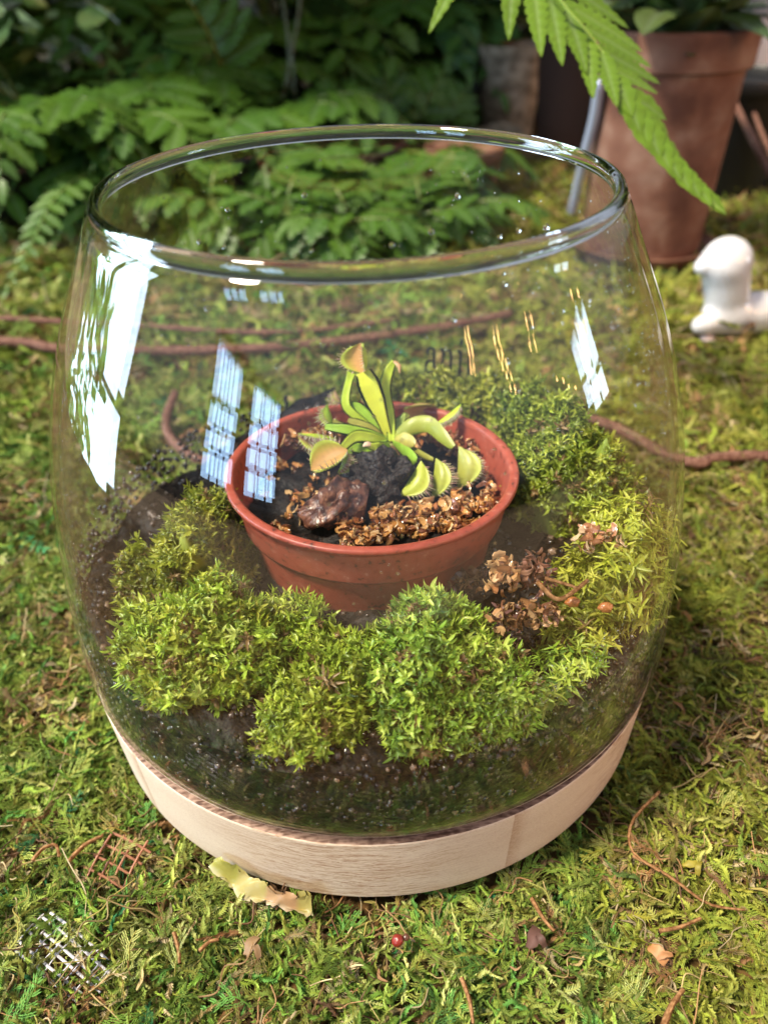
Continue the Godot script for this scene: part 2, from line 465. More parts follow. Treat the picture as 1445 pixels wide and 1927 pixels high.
func strand(kind: int, sd: int) -> ArrayMesh:
	rng.seed = 1000 + sd
	var b := MB.new()
	var L := 0.011
	var pts := [Vector3(0, 0, 0), Vector3(L * 0.33, rng.randf_range(-0.001, 0.002), rng.randf_range(-0.0016, 0.0016)), Vector3(L * 0.66, rng.randf_range(-0.0012, 0.0022), rng.randf_range(-0.003, 0.003)), Vector3(L, rng.randf_range(-0.002, 0.002), rng.randf_range(-0.005, 0.005))]
	match kind:
		0, 1:   # feathery shoot; or a plump shoot clothed all round
			var n := 18 if kind == 0 else 24
			var c := curve(pts, n)
			ribbon(b, c, [0.0004, 0.0005, 0.0002], 0.0003, Vector3(0, 0.2, 1), Color(0.85, 0.8, 0.6))
			for i in range(1, n + 1):
				var t: Vector3 = (c[i] - c[i - 1]).normalized()
				var f := frame_of(t, Vector3(0.1, 0.1, 1))
				var taper := 1.0 - 0.75 * pow(float(i) / n, 2.0)
				var k := rng.randf_range(0.8, 1.15)
				var around := [0.15, PI - 0.15] if kind == 0 else [i * 2.4, i * 2.4 + 2.1, i * 2.4 + 4.2]
				for a in around:
					var o: Vector3 = f[0] * cos(a) + f[1] * sin(a)
					var len := (0.0015 if kind == 0 else 0.00105) * taper * rng.randf_range(0.7, 1.2)
					var tip: Vector3 = c[i] + o * len + t * len * (0.75 if kind == 0 else 0.9) + Vector3(0, rng.randf_range(-0.0003, 0.0003), 0)
					var wd := t * (0.00036 if kind == 0 else 0.0005)
					var x := o.cross(t) * (0.0001 if kind == 0 else 0.00035)
					var col := Color(k, k, k)
					b.t(b.add(c[i] - wd - x, col), b.add(c[i] + wd + x, col), b.add(tip, col * 1.1))
		2:   # branched, cypress like
			var c := curve(pts, 12)
			ribbon(b, c, [0.0004, 0.0003], 0.0003, Vector3(0, 0.2, 1), Color(0.7, 0.6, 0.45))
			for i in range(2, 12):
				var s := 1.0 if i % 2 else -1.0
				var t: Vector3 = (c[i] - c[i - 1]).normalized()
				var o := Vector3(0, rng.randf_range(-0.2, 0.4), s).normalized()
				var len := 0.0042 * (1.1 - i / 13.0)
				var bp := [c[i], c[i] + (t * 0.7 + o * 0.7) * len * 0.5, c[i] + (t * 1.3 + o * 1.0) * len * 0.85]
				var bc := curve(bp, 5)
				for j in range(1, 6):
					for s2 in [-1.0, 1.0]:
						var d: Vector3 = (bc[j] - bc[j - 1]).normalized()
						var w: Vector3 = d.cross(Vector3.UP).normalized() * s2
						var k := rng.randf_range(0.8, 1.15)
						b.t(b.add(bc[j - 1], Color(k, k, k)), b.add(bc[j] + w * 0.00042, Color(k, k, k)), b.add(bc[j] + d * 0.0006 + w * 0.0003, Color(k, k, k)))
		3:   # a bare curled thread
			var p2 := []
			for i in 5: p2.append(Vector3(L * 0.34 * i, rng.randf_range(0, 0.0024), rng.randf_range(-0.0026, 0.0026)))
			tube(b, curve(p2, 20), 0.00026, 0.00016, 4)
		4:   # a flat dead scrap
			for i in 2:
				var p := [Vector3(0, 0, 0), Vector3(0.0022, 0.0008, rng.randf_range(-0.001, 0.001)), Vector3(0.0048, 0.0, rng.randf_range(-0.002, 0.002))]
				for q in 3: p[q] += Vector3(i * 0.001, i * 0.0005, i * 0.0009)
				ribbon(b, curve(p, 5), [0.0004, 0.0018, 0.0012, 0.0003], 0.0002, Vector3(0, 0.5, 1), Color.WHITE, 0.5)
	return b.commit(M.moss)

func build_ground() -> void:
	hill.seed = 31; hill.frequency = 14.0; hill.fractal_octaves = 3
	# the ground: one sheet, fine near the bowl and coarse far off
	var b := MB.new()
	var xs := []; var zs := []
	for i in 141: xs.append(lerpf(-0.46, 0.7, i / 140.0))
	for i in 121: zs.append(lerpf(0.30, -0.90, i / 120.0))
	xs.append(1.4); zs.append(-1.5)
	for x in xs:
		for z in zs: b.add(Vector3(x, ground_h(x, z) - 0.0015, z))
	b.grid(0, xs.size(), zs.size())
	var g := put("ground", b.commit(M.ground), self, Transform3D.IDENTITY, "", "structure")
	tag(g, "table top of brown matted moss and soil under everything", "ground")
	b = MB.new(); box(b, Vector3(0.47, -0.05, -0.6), Vector3(1.86, 0.07, 1.8))
	put("table_board", b.commit(M.clay_dark), self, Transform3D.IDENTITY, "", "structure")
	b = MB.new()
	for q in [[-8, -8], [-8, 8], [8, -8], [8, 8]]: b.add(Vector3(q[0], -0.78, q[1]))
	b.q(0, 1, 3, 2)
	tag(put("floor", b.commit(M.stone), self, Transform3D.IDENTITY, "", "structure"), "pale floor below and beyond the table", "floor")
	var meshes := []
	for k in [0, 0, 1, 1, 1, 1, 2, 2, 2, 3, 3, 4]: meshes.append([k, strand(k, meshes.size())])
	rng.seed = 77
	var xf := []; var cl := []
	for k in meshes: xf.append([]); cl.append([])
	var patch := FastNoiseLite.new(); patch.seed = 41; patch.frequency = 28.0
	var patch2 := FastNoiseLite.new(); patch2.seed = 42; patch2.frequency = 60.0
	var greens := [Color(0.28, 0.40, 0.06), Color(0.19, 0.34, 0.05), Color(0.38, 0.45, 0.10), Color(0.12, 0.19, 0.03), Color(0.24, 0.26, 0.05), Color(0.48, 0.52, 0.17), Color(0.31, 0.42, 0.08)]
	var browns := [Color(0.30, 0.19, 0.09), Color(0.16, 0.09, 0.05), Color(0.46, 0.34, 0.15), Color(0.56, 0.45, 0.26), Color(0.34, 0.28, 0.08), Color(0.40, 0.22, 0.10)]
	var zones := [[-0.06, 0.15, 0.30, 80000, 0.60, 120.0], [-0.20, -0.06, 0.42, 30000, 0.85, 150.0], [-0.62, -0.20, 0.85, 36000, 1.45, 150.0]]
	for zn in zones:
		for i in zn[3]:
			var x: float = rng.randf_range(-zn[2], zn[2]); var z: float = rng.randf_range(zn[0], zn[1])
			var p := Vector3(x, 0, z)
			if not in_view(p, zn[5]): continue
			var r := Vector2(x, z).length()
			if r < 0.0775: continue
			if bare(p) and rng.randf() < 0.70: continue
			if patch2.get_noise_2d(x * 0.8 + 5.0, z * 0.8) < -0.22 and rng.randf() < 0.7: continue
			var lay := rng.randf()
			var y := ground_h(x, z) + lay * lay * 0.0045
			if r < 0.088: y = minf(y, ground_h(x, z) + 0.001)
			var dry := patch.get_noise_2d(x, z) * 1.8 + 0.22 * clampf(x * 8.0, -1, 1) * 0.5
			var col: Color
			var m := rng.randi() % 12
			if rng.randf() < 0.22 + dry * 0.5:
				col = browns[rng.randi() % browns.size()]
				if rng.randf() < 0.5: m = 9 + rng.randi() % 3
			else:
				col = greens[rng.randi() % greens.size()]
				var hue := patch2.get_noise_2d(x, z)
				if hue > 0.24 and rng.randf() < 0.4: col = Color(0.14, 0.34, 0.07)
				if rng.randf() < 0.012: col = Color(0.05, 0.24, 0.09)
				if x > 0.05: col = col.lerp(Color(0.42, 0.35, 0.035), 0.35)
				if m >= 9: m = 3 + rng.randi() % 3
			var k := rng.randf_range(0.42, 1.2)
			var s: float = zn[4] * rng.randf_range(0.55, 1.6)
			var pitch := rng.randf_range(-0.25, 0.38)
			if r < 0.092: pitch = minf(pitch, 0.1)
			var bs := Basis(Vector3.UP, rng.randf() * TAU) * Basis(Vector3(0, 0, 1), pitch) * Basis(Vector3(1, 0, 0), rng.randf_range(-1.2, 1.2))
			xf[m].append(Transform3D(bs.scaled(Vector3.ONE * s), Vector3(x, y, z)))
			cl[m].append(Color(col.r * k, col.g * k, col.b * k))
	var names := ["feathery_moss", "feathery_moss", "plump_moss", "plump_moss", "plump_moss", "plump_moss", "branched_moss", "branched_moss", "branched_moss", "dry_threads", "dry_threads", "dry_scraps"]
	var labels := {"feathery_moss": "feathery green and yellow moss shoots strewn over the table", "plump_moss": "plump rope-like moss shoots matted over the table", "branched_moss": "branched cypress-like moss sprigs matted over the table", "dry_threads": "thin bare brown moss threads tangled in the mat", "dry_scraps": "flat dead brown scraps lying in the moss mat"}
	for k in meshes.size():
		tag(scatter(names[k], meshes[k][1], self, xf[k], cl[k]), labels[names[k]], "moss", "moss mat on the table")

func bare(p: Vector3) -> bool:   # where the netting shows through the moss
	var a := on(120, 1800, 0.0); var d := Vector2(p.x - a.x, p.z - a.z).rotated(-0.62)
	if (d.x / 0.0125) * (d.x / 0.0125) + (d.y / 0.0062) * (d.y / 0.0062) < 1.0: return true
	var a2 := on(222, 1618, 0.0)
	return Vector2(p.x - a2.x, p.z - a2.z).length() < 0.0062

func build_netting() -> void:
	var c := on(120, 1800, 0.0)
	var ux := (on(190, 1862, 0.0) - on(60, 1752, 0.0)).normalized()
	var uz := Vector3.UP.cross(ux).normalized()
	var t := thing("plastic_netting", "white plastic netting showing through the moss at the lower left", "netting", c)
	rng.seed = 5
	for k in 6:
		var o := (k - 2.5) * 0.0019 + rng.randf_range(-0.0003, 0.0003)
		var b := MB.new()
		var w := 0.0135 - absf(k - 2.5) * 0.0014
		tube(b, curve([c + uz * o - ux * w + Vector3(0, 0.0002, 0), c + uz * o * 1.03 + Vector3(0, 0.0011, 0), c + uz * o * 0.94 + ux * w + Vector3(0, 0.0005, 0)], 6), 0.00034, 0.00034, 6)
		put("strand", b.commit(M.white_plastic), t)
	for k in 9:
		var o := (k - 4) * 0.0026 + rng.randf_range(-0.0005, 0.0005)
		var b := MB.new()
		var w := 0.0052 - absf(k - 4) * 0.0004
		tube(b, curve([c + ux * o - uz * w + Vector3(0, 0.0006, 0), c + ux * (o + rng.randf_range(-0.0006, 0.0008)) + Vector3(0, 0.0014, 0), c + ux * o * 1.02 + uz * w + Vector3(0, 0.0006, 0)], 6), 0.00017, 0.00017, 5)
		put("strand", b.commit(M.white_plastic), t)
	c = on(222, 1618, 0.0)
	t = thing("brown_netting", "brown netting in a bare patch left of the wooden disc", "netting", c)
	for k in 8:
		var a := 0.5 if k < 4 else 0.5 + 1.35
		var d := Vector3(cos(a), 0, sin(a)); var e := Vector3.UP.cross(d)
		var o := (k % 4 - 1.5) * 0.0032
		var b := MB.new()
		tube(b, curve([c + e * o - d * 0.006, c + e * o + Vector3(0, 0.0008, 0), c + e * o + d * 0.006], 5), 0.00032, 0.00032, 5)
		put("strand", b.commit(M.brown_plastic), t)

# ---------------------------------------------------------------- disc and bowl
func build_disc_and_bowl() -> void:
	var t := thing("wooden_disc", "round pale wooden disc with a dark grained top edge under the bowl", "stand", Vector3.ZERO)
	var b := MB.new()
	var seg := 160
	var first := 0
	for p in [[0.0762, 0.0], [0.0768, 0.0006], [0.0779, 0.0234], [0.0776, 0.0238]]:
		for j in seg + 1:
			var a := TAU * j / seg
			b.add(Vector3(p[0] * cos(a), p[1], p[0] * sin(a)), Color.WHITE, Vector2(float(j) / seg, p[1] / 0.0245))
	for i in 3:
		for j in seg:
			var p := first + i * (seg + 1) + j
			b.q(p, p + seg + 1, p + seg + 2, p + 1)
	put("side", b.commit(M.wood_side), t)
	b = MB.new()
	for p in [[0.0776, 0.0238], [0.0771, 0.0240], [0.060, 0.0240], [0.0, 0.0240]]:
		for j in seg + 1:
			var a := TAU * j / seg
			var q := Vector3(p[0] * cos(a), p[1], p[0] * sin(a))
			b.add(q, Color.WHITE, Vector2(q.x, q.z) * 6.0 + Vector2(0.5, 0.5))
	for i in 3:
		for j in seg:
			var p := i * (seg + 1) + j
			b.q(p, p + seg + 1, p + seg + 2, p + 1)
	put("top_face", b.commit(M.wood_top), t)
	# the bowl: a clear wall and floor of two faces, and a fire-polished bead for the rim
	var g := thing("glass_bowl", "clear rounded glass bowl with a thick rim holding the flytrap pot", "glass bowl", GLASS_C + Vector3(0, 0.0243, 0))
	b = MB.new()
	var prof := [[0.0, 0.0243], [0.070, 0.0243], [0.0728, 0.0247]]
	for h in [0.0268, 0.0290, 0.0320, 0.0353, 0.0395]: prof.append([bowl_r(h - 0.0002), h])
	for k in 27:
		var h := lerpf(0.0440, 0.1349, k / 26.0)
		prof.append([bowl_r(h), h])
	for k in 27:
		var h := lerpf(0.1349, 0.0440, k / 26.0)
		prof.append([bowl_r(h) - lerpf(0.0007, 0.0018, clampf((h - 0.050) / 0.03, 0.0, 1.0)), h])
	for h in [0.0395, 0.0353, 0.0320, 0.0290, 0.0272]: prof.append([bowl_r(h) - 0.0007, h])
	prof.append_array([[0.0740, 0.0257], [0.0722, 0.0252], [0.0, 0.0251]])
	lathe(b, prof, 200, GLASS_C)
	put("wall", b.commit(M.bowl_glass), g)
	b = MB.new()
	prof = []
	for k in 19:
		var a := -PI * 0.5 + TAU * k / 18
		prof.append([0.0508 + 0.0013 * cos(a), 0.1360 + 0.0017 * sin(a)])
	lathe(b, prof, 200, GLASS_C)
	put("rim", b.commit(M.thick_glass), g)
	var tm := TextMesh.new()
	var sf := SystemFont.new(); sf.font_names = PackedStringArray(["Droid Serif"])
	tm.text = "anil"; tm.font = sf; tm.font_size = 20; tm.pixel_size = 0.00058; tm.depth = 0.0002
	tm.material = M.letter
	var az := atan2(-0.0718, 0.0280)
	var lp := GLASS_C + Vector3(cos(az), 0, sin(az)) * (bowl_r(0.0625) + 0.0004) + Vector3(0, 0.0625, 0)
	var nrm := (-Vector3(cos(az), 0, sin(az)) + Vector3(0, 0.15, 0)).normalized()
	var sx := Vector3.UP.cross(nrm).normalized()
	put("lettering", tm, g, Transform3D(Basis(sx * 0.80, nrm.cross(sx) * 1.5, nrm), lp), "thin dark lettering on the far wall")
	# droplets and specks of water on the wall
	rng.seed = 8
	var drop := MB.new(); blob(drop, Vector3.ZERO, Vector3.ONE, 0.0, 1, 6, 8)
	var dm := drop.commit(M.water)
	var xf := []; var cl := []
	for i in 2600:
		var a := rng.randf() * TAU
		var h := rng.randf_range(0.045, 0.13)
		var s := rng.randf_range(0.00012, 0.0003)
		if i > 1400: a = rng.randf_range(2.6, 3.6) if i % 2 else rng.randf_range(-0.55, 0.45); h = rng.randf_range(0.045, 0.11); s *= 0.8
		elif i < 260: a = rng.randf_range(0.75, 1.35); h = rng.randf_range(0.047, 0.066); s *= 1.1
		elif i < 460: a = rng.randf_range(-0.5, 0.5); h = rng.randf_range(0.05, 0.10)
		elif i < 600: a = rng.randf_range(2.5, 3.4); h = rng.randf_range(0.05, 0.10)
		elif i > 1370: s = rng.randf_range(0.0006, 0.001); a = rng.randf_range(-2.4, -0.6); h = rng.randf_range(0.06, 0.12)
		var out := Vector3(cos(a), 0, sin(a))
		var p := GLASS_C + out * (bowl_r(h) - 0.0022 - s * 0.25) + Vector3(0, h, 0)
		xf.append(Transform3D(Basis(out, Vector3.UP, out.cross(Vector3.UP)).scaled_local(Vector3(s * 0.55, s, s)), p))
		cl.append(Color.WHITE)
	scatter("water_droplets", dm, g, xf, cl)

# ---------------------------------------------------------------- soil and moss in the bowl
var lump := FastNoiseLite.new()
func soil_h(x: float, z: float) -> float:
	var q := Vector2(x - GLASS_C.x, z - GLASS_C.z)
	var h := 0.0510 + lump.get_noise_2d(x, z) * 0.004
	h += 0.004 * clampf(-z / 0.07, -1, 1)                       # a little higher at the back
	h -= 0.017 * exp(-(q - Vector2(-0.052, -0.046)).length_squared() / 0.0016)
	h -= 0.008 * exp(-(q - Vector2(-0.068, 0.004)).length_squared() / 0.0010)
	h += 0.0045 * exp(-(q - Vector2(0.068, 0.022)).length_squared() / 0.0004)
	h += 0.0035 * exp(-(q - Vector2(-0.040, 0.060)).length_squared() / 0.0005)
	h -= 0.003 * exp(-(q - Vector2(0.045, 0.045)).length_squared() / 0.0006)
	return h

func build_soil() -> void:
	lump.seed = 51; lump.frequency = 55.0; lump.fractal_octaves = 4
	var t := thing("soil", "wet dark soil filling the bottom of the glass bowl", "soil", GLASS_C + Vector3(0, 0.03, 0))
	var b := MB.new()
	var seg := 120; var rings := 44
	for i in rings + 1:
		for j in seg + 1:
			var a := TAU * (j % seg) / seg
			var d := Vector3(cos(a), 0, sin(a))
			var r := (bowl_r(0.051) - 0.0012) * i / rings
			var p := GLASS_C + d * r
			p.y = soil_h(p.x, p.z)
			b.add(p)
	b.grid(0, rings + 1, seg + 1)
	var base := b.v.size()
	var hs := [1.0, 0.85, 0.7, 0.55, 0.4, 0.28, 0.18, 0.12, 0.07, 0.03, 0.0]
	for i in hs.size():
		for j in seg + 1:
			var a := TAU * (j % seg) / seg
			var d := Vector3(cos(a), 0, sin(a))
			var e := GLASS_C + d * (bowl_r(0.051) - 0.0012)
			var h := lerpf(0.0256, soil_h(e.x, e.z), hs[i])
			var r := minf(bowl_r(h) - 0.0011, 0.0718 + sqrt(maxf(h - 0.0254, 0.0)) * 0.095)
			b.add(GLASS_C + d * (r + lump.get_noise_3d(cos(a) * 0.3, h * 3.0, sin(a) * 0.3) * 0.0003 - 0.0002) + Vector3(0, h, 0))
	for i in hs.size() - 1:
		for j in seg:
			var p := base + i * (seg + 1) + j
			b.q(p + seg + 1, p, p + 1, p + seg + 2)
	put("soil_body", b.commit(M.soil), t)
	# crumbs on the soil and against the glass
	rng.seed = 52
	var cr := MB.new(); blob(cr, Vector3.ZERO, Vector3(1, 0.75, 0.9), 0.9, 3, 6, 8)
	var mesh := cr.commit(M.wet_bark)
	var xf := []; var cl := []
	for i in 4800:
		var a := rng.randf() * TAU
		var r := sqrt(rng.randf()) * 0.0735
		var p := GLASS_C + Vector3(cos(a) * r, 0, sin(a) * r)
		p.y = soil_h(p.x, p.z)
		if i > 2300:
			var h := rng.randf_range(0.031, 0.051)
			p = GLASS_C + Vector3(cos(a), 0, sin(a)) * (minf(bowl_r(h) - 0.0011, 0.0718 + sqrt(maxf(h - 0.0254, 0.0)) * 0.095) - 0.0005) + Vector3(0, h, 0)
		var s := rng.randf_range(0.0004, 0.0012) * (0.7 if i > 2300 else 1.0)
		xf.append(Transform3D(Basis.from_euler(Vector3(rng.randf() * 6, rng.randf() * 6, rng.randf() * 6)).scaled(Vector3.ONE * s), p))
		var k := rng.randf()
		cl.append(Color(0.02, 0.014, 0.011).lerp(Color(0.08, 0.05, 0.035), k * k) if k < 0.975 else Color(0.20, 0.13, 0.085))
	scatter("crumbs", mesh, t, xf, cl)

func shoot(sd: int, star: bool) -> ArrayMesh:
	rng.seed = 3000 + sd
	var b := MB.new()
	var H := 0.0032
	var n := 22 if not star else 16
	tube(b, [Vector3.ZERO, Vector3(0.0001, H * 0.5, 0), Vector3(0.0002, H, 0.0001)], 0.00014, 0.00008, 4, Color(0.5, 0.6, 0.3))
	for i in n:
		var f := float(i) / (n - 1)
		var a := i * 2.399 + rng.randf_range(-0.5, 0.5)
		var out := Vector3(cos(a), 0, sin(a))
		var len := lerpf(0.0021, 0.0014, f) * rng.randf_range(0.7, 1.35) * (1.2 if star else 1.0)
		var lift := lerpf(-0.1, 1.7, f * f) * rng.randf_range(0.5, 1.3) if not star else lerpf(-0.2, 0.8, f)
		var wd := 0.00030 * rng.randf_range(0.75, 1.25) * (0.85 if star else 1.0)
		var side := Vector3.UP.cross(out)
		var curl := rng.randf_range(-1.5, 0.9) * (0.5 if star else 1.0)
		var twist := rng.randf_range(-1.6, 1.6) * (0.4 if star else 1.0)
		var sway := rng.randf_range(-0.5, 0.5)
		var base := Vector3(0, H * (0.2 + 0.8 * f), 0)
		var k := rng.randf_range(0.8, 1.2)
		var col := Color(k, k, k * rng.randf_range(0.7, 1.1))
		var first := b.v.size()
		for s in 6:
			var u := s / 5.0
			var el := lift + curl * u * 1.5
			var p := base + (out * cos(el * 0.55) + Vector3.UP * sin(el * 0.55)) * len * u + side * sin(u * 3.2) * len * 0.22 * sway
			var w := wd * (0.55 + 1.25 * u - 1.78 * u * u)
			var across := side * cos(twist * u) + Vector3.UP * sin(twist * u)
			var up := Vector3.UP * cos(twist * u) - side * sin(twist * u)
			b.add(p - across * w + up * w * 0.7, col); b.add(p, col * 0.92); b.add(p + across * w + up * w * 0.7, col)
		b.grid(first, 6, 3)
	return b.commit(M.wet_moss)

var shoots := []
func cushion(called: String, label: String, blobs: Array, n: int, tones: Array, size: float, star := false) -> void:
	# blobs: [centre on the ground plane x, z, radius x, radius z, height above the soil]
	var nz := FastNoiseLite.new(); nz.seed = 60 + n; nz.frequency = 70.0; nz.fractal_octaves = 3
	var c: Array = blobs[0]
	var t := thing(called, label, "moss", Vector3(c[0], soil_h(c[0], c[1]) - 0.002, c[1]), "moss cushions in the bowl")
	var height := func(x: float, z: float) -> float:
		var best := 0.0
		for q in blobs:
			var d := Vector2((x - q[0]) / q[2], (z - q[1]) / q[3]).length_squared()
			if d < 1.0: best = maxf(best, q[4] * 0.88 * sqrt(1.0 - d))
		if best <= 0.0: return 0.0
		return best * (1.0 + 1.15 * nz.get_noise_2d(x, z)) + 0.0005
	var b := MB.new()
	var lo := Vector2(1, 1); var hi := Vector2(-1, -1)
	for q in blobs:
		lo = lo.min(Vector2(q[0] - q[2], q[1] - q[3])); hi = hi.max(Vector2(q[0] + q[2], q[1] + q[3]))
	var N := 46
	for i in N + 1:
		for j in N + 1:
			var x := lerpf(lo.x, hi.x, float(i) / N); var z := lerpf(lo.y, hi.y, float(j) / N)
			var h: float = height.call(x, z)
			var p := keep_inside(Vector3(x, soil_h(x, z) + (h - 0.0012 if h > 0 else -0.004), z), 0.0042)
			b.add(p, tones[1])
	b.grid(0, N + 1, N + 1)
	for k in range(0, b.idx.size(), 3):   # face up
		var s := b.idx[k + 1]; b.idx[k + 1] = b.idx[k + 2]; b.idx[k + 2] = s
	put("mound", b.commit(M.painted), t)
	rng.seed = 400 + n
	var xf := [[], [], [], []]; var cl := [[], [], [], []]
	var made := 0
	var tries := 0
	while made < n and tries < n * 6:
		tries += 1
		var x := rng.randf_range(lo.x, hi.x); var z := rng.randf_range(lo.y, hi.y)
		var h: float = height.call(x, z)
		if h <= 0.0: continue
		var e := 0.001
		var nrm := Vector3(height.call(x - e, z) - height.call(x + e, z), 2 * e, height.call(x, z - e) - height.call(x, z + e))
		nrm.x = clampf(nrm.x, -0.005, 0.005); nrm.z = clampf(nrm.z, -0.005, 0.005)
		var up := (nrm.normalized() + Vector3(rng.randf_range(-0.7, 0.7), 0.3, rng.randf_range(-0.7, 0.7))).normalized()
		var p := keep_inside(Vector3(x, soil_h(x, z) + h - rng.randf_range(-0.0010, 0.0036), z), 0.0040)
		var f := frame_of(up, Vector3(rng.randf_range(-1, 1), 0.1, rng.randf_range(-1, 1)))
		var s := size * rng.randf_range(0.6, 1.5)
		var bs := Basis(f[0] * s, up * s, f[0].cross(up) * s)
		var k := rng.randi() % 2 + (2 if star else 0)
		xf[k].append(Transform3D(bs, p))
		var tone: Color = tones[rng.randi() % tones.size()]
		var patch := clampf(0.5 + nz.get_noise_2d(x * 0.35 + 3.0, z * 0.35) * 1.2, 0, 1)
		tone = tone.lerp(tones[0], patch * 0.5) * rng.randf_range(0.75, 1.25)
		if rng.randf() < 0.06: tone = Color(0.26, 0.17, 0.07)
		cl[k].append(tone)
		made += 1
	for k in 4:
		if xf[k].size(): scatter("shoots", shoots[k], t, xf[k], cl[k])

func keep_inside(p: Vector3, gap: float) -> Vector3:
	var q := Vector2(p.x - GLASS_C.x, p.z - GLASS_C.z)
	var most := bowl_r(p.y) - gap
	if q.length() > most: q = q.normalized() * most
	return Vector3(q.x + GLASS_C.x, p.y, q.y + GLASS_C.z)

func build_moss() -> void:
	for k in 4: shoots.append(shoot(k, k >= 2))
	var bright := [Color(0.42, 0.56, 0.06), Color(0.33, 0.48, 0.05), Color(0.56, 0.66, 0.14), Color(0.19, 0.30, 0.04), Color(0.46, 0.50, 0.07)]
	var deep := [Color(0.30, 0.47, 0.055), Color(0.19, 0.33, 0.04), Color(0.48, 0.62, 0.10), Color(0.10, 0.19, 0.035), Color(0.56, 0.66, 0.14)]
	var olive := [Color(0.34, 0.38, 0.04), Color(0.24, 0.28, 0.035), Color(0.46, 0.47, 0.07), Color(0.13, 0.16, 0.025)]
	cushion("moss_cushion", "bright yellow-green moss cushion at the front left against the glass", [[-0.033, 0.049, 0.0145, 0.0095, 0.0115], [-0.0435, 0.048, 0.009, 0.0090, 0.0085], [-0.0205, 0.0425, 0.009, 0.006, 0.0085], [-0.038, 0.056, 0.009, 0.006, 0.005]], 1300, bright, 0.98)
	cushion("moss_cushion", "green moss cushion at the front centre, left of the dark gap", [[-0.0125, 0.0625, 0.0085, 0.009, 0.0075], [-0.0065, 0.0535, 0.008, 0.007, 0.008], [-0.0165, 0.0695, 0.006, 0.0045, 0.003]], 800, [Color(0.42, 0.54, 0.06), Color(0.54, 0.62, 0.10), Color(0.18, 0.28, 0.03), Color(0.36, 0.42, 0.06)], 1.0)
	cushion("moss_cushion", "largest leafy moss cushion at the front centre below the red-brown pot", [[0.0115, 0.0565, 0.0125, 0.012, 0.0120], [0.0215, 0.0605, 0.009, 0.008, 0.0065], [0.0095, 0.0675, 0.0075, 0.0055, 0.004], [0.013, 0.047, 0.011, 0.008, 0.0105]], 1800, deep, 1.03)
	cushion("moss_cushion", "olive moss cushion behind on the left beside the pot", [[-0.043, 0.017, 0.012, 0.015, 0.018], [-0.040, 0.026, 0.009, 0.008, 0.011], [-0.052, 0.018, 0.009, 0.012, 0.011]], 1300, olive, 0.95)
	cushion("moss_cushion", "tall dark green moss cushion behind on the right of the pot", [[0.050, -0.004, 0.013, 0.015, 0.020], [0.058, 0.004, 0.010, 0.012, 0.016], [0.047, -0.022, 0.013, 0.011, 0.017]], 1300, [Color(0.29, 0.36, 0.035), Color(0.18, 0.25, 0.03), Color(0.42, 0.46, 0.06), Color(0.11, 0.15, 0.02)], 1.0)
	cushion("moss_cushion", "star-leaved olive moss cushion on the right behind the brown flakes", [[0.053, 0.034, 0.011, 0.009, 0.009], [0.061, 0.024, 0.008, 0.009, 0.010], [0.046, 0.042, 0.007, 0.005, 0.004]], 300, [Color(0.46, 0.50, 0.065), Color(0.35, 0.39, 0.05), Color(0.55, 0.55, 0.10)], 1.3, true)
	cushion("moss_cushion", "yellow-green moss strip right behind the pot", [[0.032, -0.048, 0.018, 0.011, 0.008], [0.005, -0.056, 0.016, 0.009, 0.005]], 560, olive, 1.2)
	cushion("moss_cushion", "few dark moss shoots low on the right beside the bare soil", [[0.034, 0.058, 0.008, 0.006, 0.002], [0.043, 0.050, 0.006, 0.005, 0.002]], 50, deep, 1.2, true)

# ---------------------------------------------------------------- bark flakes
func flake(b: MB, p: Vector3, bs: Basis, s: float, col: Color) -> void:
	var first := b.v.size()
	var curl := rng.randf_range(0.2, 2.0); var w := rng.randf_range(0.10, 0.30); var tw := rng.randf_range(-0.8, 0.8)
	for i in 6:
		var u := i / 5.0 - 0.5
		for j in 3:
			var v := (j - 1) * w * (1.0 - 1.6 * absf(u) * absf(u)) + rng.randf_range(-0.05, 0.05)
			var k := rng.randf_range(0.85, 1.15)
			b.add(p + bs * (Vector3(u, -curl * u * u + 0.35 * v * v + tw * u * v, v) * s), col * k)
	b.grid(first, 6, 3)
	var f2 := b.v.size()
	for i in 18: b.add(b.v[first + i] - bs.y * s * 0.1, col * 0.9)
	b.grid(f2, 6, 3)
	for k in 5:
		for e in [0, 2]:
			b.q(first + k * 3 + e, first + k * 3 + 3 + e, f2 + k * 3 + 3 + e, f2 + k * 3 + e)

func flakes(sd: int, n: int, rad: Vector3, s: float, cols: Array) -> MB:
	rng.seed = sd
	var b := MB.new()
	for i in n:
		var d := Vector3(rng.randf_range(-1, 1), rng.randf_range(-0.6, 1), rng.randf_range(-1, 1)).normalized() * pow(rng.randf(), 0.4)
		flake(b, d * rad, Basis.from_euler(Vector3(rng.randf() * 6.3, rng.randf() * 6.3, rng.randf() * 6.3)), s * rng.randf_range(0.6, 1.4), cols[rng.randi() % cols.size()])
	return b

